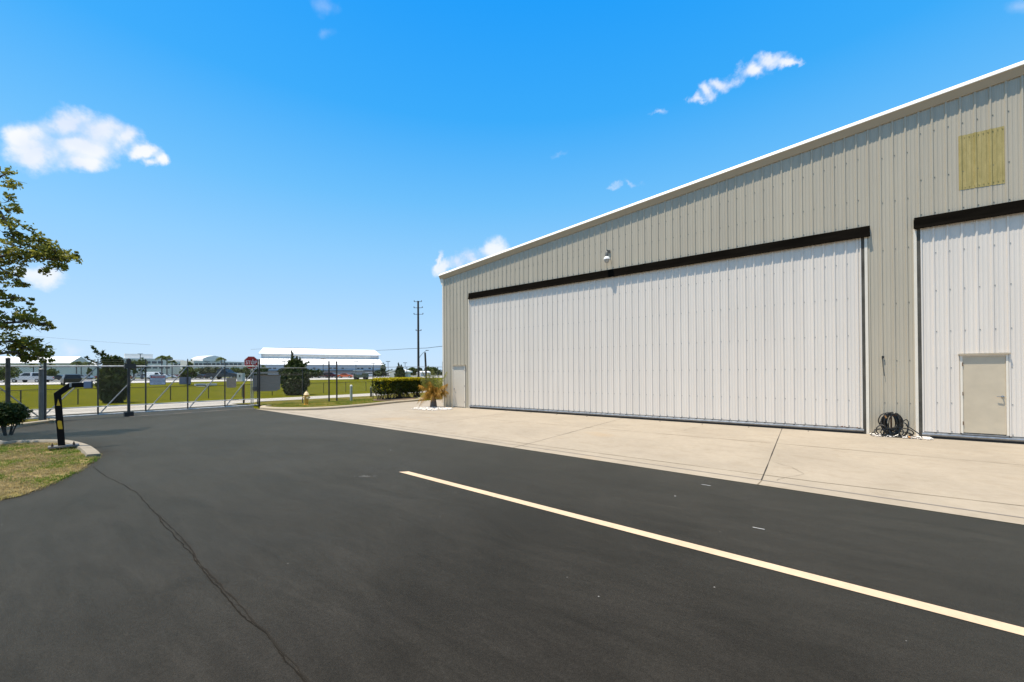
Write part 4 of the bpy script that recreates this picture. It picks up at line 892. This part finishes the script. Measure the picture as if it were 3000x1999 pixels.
def car(kind, color, px, py, yaw, label, group='vehicles parked beyond the lawn', sc=1.0, X=None):
    key = (kind, color); p = at(px, py, FZ+.01)
    if 1.2 < yaw-VA < 1.8: yaw += math.atan2(1500-px, F)
    if key not in PROT:
        L_, W_, body, glass = SHAPES[kind]; t = thing(kind if kind in ('pickup','van') else ('parked_'+('car' if kind == 'sedan' else 'suv')), label, {'sedan':'car','suv':'suv','pickup':'pickup truck','van':'van'}[kind], (0,0,0), 0, group)
        M = paint(*color) if isinstance(color, tuple) and isinstance(color[0], str) else None
        # body with tumblehome: two nested cross-sections
        mb = MB(); n = len(body); hz = 1.0
        def w(z): return W_/2*(1 if z < 1.05 else 1-.20*(z-1.05)/.7)
        vs = [(x, -w(z), z) for x, z in body]+[(x, w(z), z) for x, z in body]
        mb.add(vs, [tuple(range(n)), tuple(range(n, 2*n))[::-1]]+[(i, n+i, n+(i+1) % n, (i+1) % n) for i in range(n)])
        mb.build('body', M, t)
        g_ = MB(); m2 = len(glass)
        for s in (-1, 1):
            q = [(x, s*(w(z)+.006), z) for x, z in glass]; q2 = [(x, s*(w(z)-.01), z) for x, z in glass]; g_.add(q+q2, [tuple(range(m2)) if s < 0 else tuple(range(m2))[::-1]]+[(i,(i+1)%m2,m2+(i+1)%m2,m2+i) for i in range(m2)])
        g_.build('side_windows', GLS, t)
        # windscreen and rear glass
        k = max(range(n), key=lambda i: (body[i][1] > 1.4)*10+body[i][0]); a, b = body[k], body[k+1]
        i = [j for j in range(n) if body[j][1] > 1.3][0]; c, d = body[i-1], body[i]
        for nm, (a, b) in (('windscreen', (a, b)), ('rear_window', (c, d))):
            if nm == 'rear_window' and kind == 'van': a = (-2.7,1.2); b = (-2.7,2.05)
            e = Vector((b[0]-a[0], 0, b[1]-a[1])); nv = Vector((-e.z, 0, e.x)).normalized()*.008
            P = [Vector((a[0], s*(w(a[1])-.10), a[1]))+e*.1 for s in (-1,1)]+[Vector((a[0], s*(w(b[1])-.12), a[1]))+e*.9 for s in (1,-1)]
            MB().add([q+nv for q in P]+[q-nv for q in P], [(0,1,2,3),(7,6,5,4),(0,4,5,1),(1,5,6,2),(2,6,7,3),(3,7,4,0)]).build(nm, GLS, t)
        for x in (-L_*.31, L_*.31):
            for s in (-1, 1):
                wh = MB().tube([(x, s*(W_/2-.20), .34), (x, s*(W_/2+.015), .34)], .34, 14).build('wheel', TYRE, t)
                MB().tube([(x, s*(W_/2+.012), .34), (x, s*(W_/2+.03), .34)], .20, 10).build('rim', RIM, wh)
        for s in (-1, 1):
            MB().box(L_/2-.12, L_/2+.01, s*W_*.36-.16, s*W_*.36+.16, .66, .80).build('headlight', HLT, t)
            MB().box(-L_/2-.01, -L_/2+.08, s*W_*.40-.11, s*W_*.40+.11, .75, 1.0).build('tail_light', TLT, t)
        if kind == 'pickup': MB().box(-2.82, -1.0, -.8, .8, 1.10, 1.156).build('cargo_bed', mat('bed liner', (.02,.02,.02), .8), t)
        PROT[key] = t; o = t
    else: o = copy_tree(PROT[key]); o['label'] = label
    o.location = p; o.rotation_euler = (0, 0, yaw); o.scale = (sc,)*3; return o
S_ = ('silver', (.36,.38,.40)); W_c = ('white', (.72,.72,.70)); K_ = ('black', (.018,.018,.02)); R_c = ('red', (.38,.03,.02)); M_c = ('maroon', (.10,.02,.02)); O_c = ('orange', (.50,.09,.02)); G_c = ('grey', (.14,.145,.15)); B_c = ('blue', (.05,.07,.12))
YL = R(-53.5+180)   # roughly square to the view (nose to the left)
VA = math.atan2(RT.y, RT.x)     # along the picture plane, towards the right
car('pickup', S_, 91, 1121, VA+math.pi+R(8), 'long silver pickup seen side-on left of the double gate post')
car('suv', W_c, 62, 1114, VA+math.pi, 'white suv showing its roof behind the silver pickup')
car('pickup', G_c, 146, 1114, VA+math.pi-.2, 'grey pickup tail just right of the double gate post')
car('sedan', K_, 172, 1115, VA+.5, 'black car between the double gate post and the boxy black suv')
car('suv', K_, 208, 1128.5, VA+R(95), 'boxy black suv seen from behind above the card reader post', sc=.82)
car('sedan', S_, 246, 1112, VA+.2, 'silver car right of the boxy black suv')
car('sedan', R_c, 297, 1110, VA+math.pi, 'red car peeping out left of the leaning juniper')
car('sedan', O_c, 372, 1111, VA+R(80), 'orange-red car end-on right of the leaning juniper')
car('sedan', W_c, 402, 1109, VA+R(60), 'white car left of the warning sign')
car('suv', S_, 427, 1110, VA+R(80), 'silver suv just left of the warning sign')
car('van', W_c, 458, 1111, VA, 'white van mostly hidden behind the warning sign')
car('sedan', W_c, 494, 1108.5, VA+.5, 'white car directly right of the warning sign')
car('sedan', M_c, 517, 1108, VA+2.6, 'maroon car right of the warning sign')
car('suv', W_c, 578, 1108, VA+1.9, 'white suv behind the middle of the gate')
car('sedan', K_, 590, 1110, VA+2.9, 'black car in front of the white suv behind the gate')
car('sedan', W_c, 612, 1109.5, VA+2.2, 'white car at the tail of the long black pickup')
car('sedan', W_c, 625, 1106, VA+1.3, 'small white car half hidden by the long black pickup')
car('pickup', K_, 660, 1112, VA, 'long black pickup above the beige sign back', sc=1.42)
car('sedan', M_c, 949, 1107.5, VA+.6, 'maroon car left of the two rusty fence posts')
car('suv', M_c, 972, 1107, VA+.15, 'maroon suv between the two rusty fence posts')
car('sedan', W_c, 985, 1105.5, VA+.3, 'white car behind the right rusty fence post')
car('sedan', S_, 1003, 1103.5, VA+.2, 'silver car behind the orange car')
car('sedan', O_c, 1012, 1107.5, VA+.15, 'orange sports car right of the rusty fence posts')
car('sedan', G_c, 1037, 1106, VA+.3, 'grey car right of the orange sports car')
car('suv', W_c, 1088, 1104, VA+.2, 'white suv at the left of the dark low bushes')
car('van', W_c, 1147, 1101.5, VA+.1, 'white van left of the narrow juniper')
car('sedan', W_c, 1130, 1101, VA+.2, 'white car between the dark bushes and the white van')
# utility cart
q = at(1058, 1112.5, FZ); tk = thing('utility_cart', 'green-grey utility cart with a white canopy on the far lawn', 'cart', q)
ex = Vector((math.cos(VA), math.sin(VA), 0)); ey = Vector((-ex.y, ex.x, 0)); ez = Vector((0,0,1)); CG = mat('cart green', (.09,.11,.075), .6)
part('body', MB().obox(q+ez*.75, ex, ez, ey, 1.4, .6, .35).obox(q+ex*.9+ez*1.15, ex, ez, ey, .5, .6, .25), CG, tk)
part('canopy', MB().obox(q-ex*.6+ez*1.95, ex, ez, ey, .9, .7, .05), paint(*W_c), tk)
for a in (-1.4,.2):
    for b in (-.6,.6): part('canopy_post', MB().tube([q+ex*a+ey*b+ez*.9, q+ex*a+ey*b+ez*1.95], .03, 5), GALV, tk)
for a in (-1,1):
    for b in (-.62,.62): part('wheel', MB().tube([q+ex*a+ey*(b-.1)+ez*.35, q+ex*a+ey*(b+.1)+ez*.35], .35, 10), TYRE, tk)
q = at(706, 1118, FZ); ub = thing('utility_cabinet', 'pale utility cabinet on the far lawn left of the stop sign', 'cabinet', q)
part('cabinet', MB().obox(q+ez*.75, ex, ez, ey, .5, .35, .75), mat('cabinet grey', (.42,.43,.42), .5), ub, bevel=.02); part('vent', MB().obox(q+ez*1.0-ey*.36, ex, ez, ey, .12, .02, .18), SBLK, ub); part('plinth', MB().obox(q+ez*.02, ex, ez, ey, .65, .5, .06), KERB, ub)
q = at(588, 1135, .45); dr = thing('culvert_headwall', 'small white concrete culvert end in the lawn beyond the gate', 'culvert', q)
part('headwall', MB().obox(q+ez*.06, ex, ez, ey, .6, .1, .10).obox(q-ex*.8+ez*.35+ey*.9, ex, ez, ey, .10, .9, .14).obox(q+ex*.8+ez*.35+ey*.9, ex, ez, ey, .10, .9, .14), mat('white concrete', (.6,.55,.48), .8), dr); part('grate', MB().obox(q+ez*.25+ey*.7, ex, ez, ey, .68, .6, .03), SBLK, dr)
# buildings
def block(name, label, cat, pxl, pxr, D0, D1, ytop, z0, thick, M, out=0):
    A = atD(pxl, 1100, D0); B = atD(pxr, 1100, D1); A.z = B.z = 0; t = (B-A).normalized(); nb = Vector((-t.y, t.x, 0))
    if nb.dot(FWD) < 0: nb = -nb
    mid = (pxl+pxr)/2; zt = atD(mid, ytop, (D0+D1)/2).z
    o = thing(name, label, cat, A); w_ = MB(); w_.add([A+ez*z0, B+ez*z0, B+nb*thick+ez*z0, A+nb*thick+ez*z0]+[v_+ez*zt for v_ in (A, B, B+nb*thick, A+nb*thick)], [(0,3,2,1),(4,5,6,7),(0,1,5,4),(1,2,6,5),(2,3,7,6),(3,0,4,7)])
    part('wall', w_, M, o); o['_'] = 0; del o['_']
    return o, A, B, t, nb, zt
def hit(A, t, px):           # where the column px meets the facade line
    d = ray(px, 1100); nb = Vector((-t.y, t.x)); s = (A.x*nb.x+A.y*nb.y)/(d.x*nb.x+d.y*nb.y); return Vector((d.x*s, d.y*s, 0)), s
def zat(px, py, s): return (CAM+ray(px, py)*s).z
OFW = mat('office wall', (.66,.63,.58), .7, var=.04, scale=.3); OFD = mat('office glass', (.03,.045,.065), .15, spec=.8); OFR = mat('office white roof', (.78,.77,.75), .5)
def windows(o, A, t, nb, xs, y1, y2, M=OFD, nm='window'):
    for a, b in xs:
        Pa, sa = hit(A, t, a); Pb, sb = hit(A, t, b); m_ = (a+b)/2; z1 = zat(m_, y1, (sa+sb)/2); z2 = zat(m_, y2, (sa+sb)/2)
        c = (Pa+Pb)/2; part(nm, MB().obox((c.x, c.y, (z1+z2)/2), t, ez, nb, (Pb-Pa).length/2, .06, abs(z1-z2)/2), M, o)
def seg(a, b, n, gap=.25):
    w_ = (b-a)/n; return [(a+w_*i+w_*gap/2, a+w_*(i+1)-w_*gap/2) for i in range(n)]
o, A, B, t, nb, zt = block('office_building', 'two-storey grey office block with dark windows behind the left part of the gate', 'building', 333, 500, 190, 205, 1051, FZ, 7, OFW)
windows(o, A, t, nb, seg(335, 395, 4)+seg(425, 479, 3, .2), 1058.5, 1065.5); windows(o, A, t, nb, seg(427, 500, 4), 1076, 1080); windows(o, A, t, nb, [(475,507)], 1050, 1054.5, OFD, 'roof_louvre')
part('penthouse', MB().obox((A.x+t.x*9+nb.x*6, A.y+t.y*9+nb.y*6, zt+1.2), t, ez, nb, 5.2, 3, 1.2), OFR, o)
o2, A, B, t, nb, zt = block('office_building', 'lower grey office wing between two palm crowns behind the gate', 'building', 500, 545, 205, 210, 1059, FZ, 6, OFW); windows(o2, A, t, nb, seg(508, 535, 2), 1066, 1070)
part('roof_screen', MB().obox((A.x+t.x*3+nb.x*4, A.y+t.y*3+nb.y*4, zt+.4), t, ez, nb, 3, 2, .5), OFR, o2)
o3, A, B, t, nb, zt = block('office_building', 'long white office block with a row of eleven windows left of the stop sign', 'building', 568, 735, 195, 225, 1059.5, FZ, 9, OFW)
windows(o3, A, t, nb, seg(569, 709, 11, .22), 1064.3, 1069.8); windows(o3, A, t, nb, seg(640, 690, 3, .3), 1078, 1083)
c = A+t*9; rd = MB(); 
P = [(0,0),(0,1.6),(2.4,2.7),(6,3.3),(10,2.5),(11.5,1.2),(11.5,0)]; mb = MB(); nP = len(P)
vv = [A+t*(4.4+a)+ez*(zt-.4+b)-nb*.0 for a, b in P]+[A+t*(4.4+a)+ez*(zt-.4+b)+nb*8 for a, b in P]
mb.add(vv, [tuple(range(nP)), tuple(range(nP,2*nP))[::-1]]+[(i,(i+1)%nP,nP+(i+1)%nP,nP+i) for i in range(nP)]); part('vaulted_roof', mb, OFR, o3)
def lowhangar(label, pxl, pxr, D0, D1, ye, yr, dep, group=None, nm='storage_hangar'):
    A = atD(pxl, 1100, D0); B = atD(pxr, 1100, D1); A.z = B.z = 0; t = (B-A).normalized(); nb = Vector((-t.y, t.x, 0)); Dm = (D0+D1)/2; md = (pxl+pxr)/2
    if nb.dot(FWD) < 0: nb = -nb
    ze = zat(md, ye, Dm); zr = zat(md, yr, Dm+dep*.5); o = thing(nm, label, 'hangar', A)
    def sw(P, nm_, M):
        n = len(P); vs = [A+nb*a+ez*b for a, b in P]+[B+nb*a+ez*b for a, b in P]; part(nm_, MB().add(vs, [tuple(range(n)), tuple(range(n,2*n))[::-1]]+[(i,(i+1)%n,n+(i+1)%n,n+i) for i in range(n)]), M, o)
    sw([(0,FZ),(0,ze),(dep/2,zr-.15),(dep,ze),(dep,FZ)], 'wall', OFW); sw([(-.5,ze+.0),(-.5,ze+.3),(dep/2,zr+.25),(dep+.5,ze+.3),(dep+.5,ze),(dep/2,zr)], 'roof', OFR)
    return o, A, B, t, nb
lowhangar('wide hangar with a pale roof behind the oak branches at the far left', -90, 209, 170, 175, 1066, 1047, 9)
lowhangar('small low white roof between the far-left hangar and the leaning juniper', 214, 292, 230, 240, 1073, 1063, 7)
# the large white hangar
A = atD(757, 1100, 172); B = atD(1121, 1100, 196); A.z = B.z = 0; t = (B-A).normalized(); nb = Vector((-t.y, t.x, 0))
if nb.dot(FWD) < 0: nb = -nb
bh = thing('white_hangar', 'big white hangar with a raised clerestory roof right of the stop sign', 'hangar', A)
WHW = mat('far white cladding', (.50,.52,.55), .6, var=.05, scale=.15, stretch=(1,1,.2)); WHR = mat('far white roof', (.80,.79,.77), .5, var=.03, scale=.2); CLR = mat('clerestory glazing', (.66,.65,.62), .5, var=.12, scale=.8)
z1, z2, z3, z4 = zat(940,1070.5,184), zat(940,1051.5,196), zat(940,1041,196), zat(940,1024,216)
def sweep(P, nm_, M, ta=0, tb=0, T=A, U=B):
    n = len(P); vs = [T+t*ta+nb*a+ez*b for a, b in P]+[U-t*tb+nb*a+ez*b for a, b in P]; return part(nm_, MB().add(vs, [tuple(range(n)), tuple(range(n,2*n))[::-1]]+[(i,(i+1)%n,n+(i+1)%n,n+i) for i in range(n)]), M, bh)
sweep([(0,FZ),(0,z1),(12,z2-.2),(12,z3),(33,z4-.3),(54,z3),(54,z2-.2),(66,z1),(66,FZ)], 'wall', WHW)
sweep([(-.6,z1),(-.6,z1+.25),(12,z2+.1),(12,z2-.2)], 'lower_roof', WHR, -.4, -.4); sweep([(11,z3-.1),(11,z3+.3),(33,z4+.1),(55,z3+.3),(55,z3-.1),(33,z4-.3)], 'upper_roof', WHR, -1, -1)
sweep([(11.9,z2+.15),(11.9,z3-.15),(12.1,z3-.15),(12.1,z2+.15)], 'clerestory', CLR, .6, 4)
Lh = (B-A).length
for k in range(26):
    q0 = A+t*(Lh*(k+.5)/26)+ez*(z1+.27)-nb*.5; q1 = A+t*(Lh*(k+.5)/26)+ez*(z2+.13)+nb*11.8; part('roof_seam', MB().tube([q0, q1], .06, 3), mat('roof seam', (.42,.42,.42), .6), bh)
for k in range(30):
    c = A+t*(Lh*(k+.5)/30)-nb*.05+ez*(z1-1.4)
    if k%7 in (2,3,5): part('window', MB().obox(c, t, ez, nb, .55, .05, .35), OFD, bh)
part('awning', MB().obox(A+t*Lh*.5-nb*1.2+ez*(FZ+2.9), t, ez, nb, Lh*.48, 1.2, .12), mat('awning grey', (.16,.16,.16), .7), bh)
sd_, A2, B2, t2, nb2 = lowhangar('small grey shed with a pale gable roof left of the wooden pole', 1180, 1203, 92, 96, 1092, 1085, 3.2, nm='storage_shed')
sd_['category'] = 'shed'
lowhangar('low pale building far away behind the young palm', 1232, 1262, 190, 192, 1093, 1089, 10, nm='low_building')
# trees and palms in the distance
def fartree(label, px, py, h, cr, M=MID, D=None, n=190, name='shade_tree', size=.55, grp='trees around the far car parks', trunk=True):
    p = at(px, py, FZ) if D is None else Vector((*atD(px, 1100, D).xy, FZ)); t = thing(name, label, 'tree', p, 0, grp); f = MB()
    for i in range(int(n/6)):
        a = random.uniform(0,6.28); u = random.uniform(-1,1); q_ = math.sqrt(1-u*u); rr = random.uniform(.4,1)
        c = p+Vector((q_*math.cos(a)*cr*rr, q_*math.sin(a)*cr*rr, h*.62+u*h*.36*rr)); scatter(f, c, cr*.34, 22, size)
    s = MB().tube([p+Vector((0,0,-.2)), p+Vector((.1,0,h*.35)), p+Vector((.2,.1,h*.7))], [.2,.15,.06], 6)
    for k in range(3): a = random.uniform(0,6.28); s.tube([p+Vector((.1,0,h*.3)), p+Vector((math.cos(a)*cr*.6, math.sin(a)*cr*.6, h*.7))], [.09,.04], 5)
    part('crown', f, M, t); part('trunk', s, BARK, t); return t
FT = [('bushy olive tree behind the far-left gate post',20,1128,1073,27,MID),('small round green tree behind the double gate post',152,1116,1080,13,MID),('slim dark tree between the black suv and the leaning juniper',262,1112,1078,6,MID),
 ('tall leafy tree right of the roller-box gate post',392,1114,1052,15,MID),('dark green tree against the offices left of the warning sign',416,1111,1048,14,MID),('dense green tree behind the blue-grey sign back',553,1124,1071,21,MID),
 ('tall narrow tree with a squared top left of the long office block',557,1109,1053,7,MID),('spreading grey-green tree in front of the office windows',608,1108,1077,23,GRL),('grey-green tree behind the far white cars',645,1108,1078,17,GRL),
 ('round green tree left of the stop sign',689,1110,1077,17,MID),('round green tree directly behind the stop sign',722,1110,1076,17,MID),('dark tree just right of the latch post',773,1107,1071,11,MID),('low grey-green tree above the faded board',824,1106,1080,11,GRL),
 ('small green tree in front of the white hangar left of the rusty posts',916,1104,1077,10,GRL),('small round tree behind the rusty posts',935,1103,1081,6,MID),('green tree right of the rusty posts',984,1103,1079,8,MID),('green tree in front of the white hangar wall',1000,1102.5,1081,9,MID),
 ('bushy tree above the green-grey cart',1032,1103,1079,9,MID),('palm-like tree at the right end of the white hangar',1123,1104,1064,9,MID),('small grey tree beside the white van',1150,1102,1084,8,GRL),('low dark tree right of the shed',1212,1101,1078,17,MID),('low dark tree behind the young palm',1262,1101,1076,22,MID)]
for l_, px, py, yt, hw, M in FT:
    D = (at(px, py, FZ)-CAM).dot(FWD); k = D/F; fartree(l_, px, py, (py-yt)*k*1.02, hw*k, M, size=max(.22, hw*k*.17), n=300)
bh2 = fartree('row of low dark clipped bushes at the right of the cart', 1112, 1104, 2.3, 3.0, DKL, name='dark_bush', trunk=False); bh2['category'] = 'bush'
bh3 = fartree('low dark bushes below the stop sign beyond the lawn', 745, 1110, 2.6, 3.2, DKL, name='dark_bush'); bh3['category'] = 'bush'
bh4 = fartree('shadowy low bushes left of the far maroon car', 915, 1108, 2.4, 2.8, DKL, name='dark_bush'); bh4['category'] = 'bush'
def farpalm(label, px, py, h):
    p = at(px, py, FZ); t = thing('palm_tree', label, 'palm', p, 0, 'palms in front of the offices'); f = MB()
    part('trunk', MB().tube([p+Vector((0,0,-.2)), p+Vector((.1,0,h*.5)), p+Vector((0,0,h))], [.2,.14,.13], 6), PT, t)
    for k in range(17):
        frond(f, p+Vector((0,0,h)), 6.28*k/17+random.gauss(0,.15), 1.9, R(random.uniform(5,65)), random.uniform(.4,.8), 9, .75, .3, .12)
    part('fronds', f, MID, t)
for l_, px, py, h in [('palm right of the double gate post',150,1111,5.0),('palm beside the black suv',224,1112,5.2),('slim palm right of the black suv',238,1110,5.8),('palm with a full crown left of the leaning juniper',260,1111,5.4),
  ('palm over the left part of the warning sign',474,1112,6.2),('tallest palm of the three right of the warning sign',489,1110,7.0),('palm over the maroon car',504,1109,6.0),('palm behind the far silver pickup',98,1112,5.0),('palm in front of the long office block',648,1110,6.0)]: farpalm(l_, px, py, h)
# far tree line closing the horizon
tl = MB(); random.seed(5)
for i in range(2600):
    px = random.uniform(-700, 1700); D = random.uniform(300, 330); h = 4.0+1.8*mno.noise(Vector((px*.02,0,0)))+1.5*mno.noise(Vector((px*.09,4,0)))
    p = atD(px, 1100, D); tl.leaf((p.x, p.y, FZ+random.random()*h), 2.6)
tag(tl.build('tree_line', leafmat('far foliage', (.04,.055,.025), (.09,.10,.045), .8, .2, .05)), 'low dark line of distant trees along the horizon', kind='stuff')
# poles, wires and lamps
WOOD = mat('pole wood', (.045,.036,.030), .85, var=.3, scale=4)
def upole(label, px, D, ytop, r, lean=0, arms=()):
    b = atD(px, 1100, D); b.z = 0; zt = zat(px, ytop, D); t = thing('utility_pole', label, 'utility pole', b); part('shaft', MB().tube([b-ez*.3, b+ez*zt*.5+RT*lean*.5, b+ez*zt+RT*lean], [r*1.15, r, r*.85], 10), WOOD, t, True)
    for (y, wl_, wr) in arms:
        z = zat(px, y, D); part('crossarm', MB().tube([b+ez*z-ex*wl_, b+ez*z+ex*wr], .045, 6), WOOD, t)
        for s in (-wl_, wr): part('insulator', MB().lathe([(.05,0),(.10,.05),(.05,.1),(.10,.15),(.04,.25)], b+ez*z+ex*s, 8), mat('insulator', (.10,.11,.12), .3), t)
    return t, b
up, ub_ = upole('tall wooden utility pole with short crossarms left of the hangar', 1226, 71, 882, .19, 0, [(884,.7,.6),(902,.75,.75),(921,.75,.85),(969,.4,.5)])
part('lamp_arm', MB().tube(bez(ub_+ez*zat(1226,1054,71), ub_+ez*zat(1232,1036,71)+ex*.5, ub_+ex*1.5+ez*zat(1249,1027,71), 8), .04, 5), GALVD, up)
part('lamp_head', MB().obox(ub_+ex*1.6+ez*zat(1249,1027,71), ex, ez, ey, .25, .1, .05), GALVD, up)
upole('short thick dark pole right of the tall utility pole', 1250, 66, 1033, .17, -.25)
upole('dark pole just at the hangar corner', 1297, 90, 1060, .10)
def wire(label, pts, r=.035):
    P = [atD(*p) for p in pts]; return solo('power_line', MB().tube(P, r, 4), mat('cable', (.02,.02,.022), .6), label, 'cable', P[0], 'overhead cables')
wire('overhead cable from the tall pole across the big white hangar roof', [(1226,1021,71),(1190,1022.5,76),(1150,1025,84),(1105,1027,96),(1060,1027.5,110),(1000,1024,125),(930,1021,140),(840,1019,150),(735,1024,160)])
wire('overhead cable from the tall pole to the hangar corner', [(1226,1021,71),(1250,1020,66),(1275,1017,61),(1299,1014.5,56)])
wire('faint overhead cable crossing the sky at the left', [(60,982,150),(135,988.5,150),(250,998,152),(340,1004.5,155),(440,1010.5,160)], .03)
def lamp_post(label, px, D, y, arm=0):
    b = atD(px, 1100, D); b.z = FZ; zt = zat(px, y, D); t = thing('lamp_post', label, 'lamp post', b, 0, 'lamp posts in the far car parks'); part('shaft', MB().tube([b, Vector((b.x, b.y, zt))], .10, 6), GALVD, t)
    part('lamp_head', MB().obox(Vector((b.x, b.y, zt+.1))+ex*arm, ex, ez, ey, .8, .25, .1), GALVD, t)
for l_, px, D, y in [('dark flag-like pole above the office roof near the juniper',411,150,1038),('lamp post rising in front of the long office block',607,150,1061),('lamp post left of the spiky juniper',833,140,1060),('lamp post left of the two rusty fence posts',947,140,1052),('lamp post above the cart in front of the white hangar',1043,150,1061),('thin lamp post right of the white hangar',1137,160,1060),('thin lamp post between the narrow juniper and the tall pole',1187,170,1064),('double-headed lamp post at the white hangar end',1094,150,1066)]: lamp_post(l_, px, D, y)
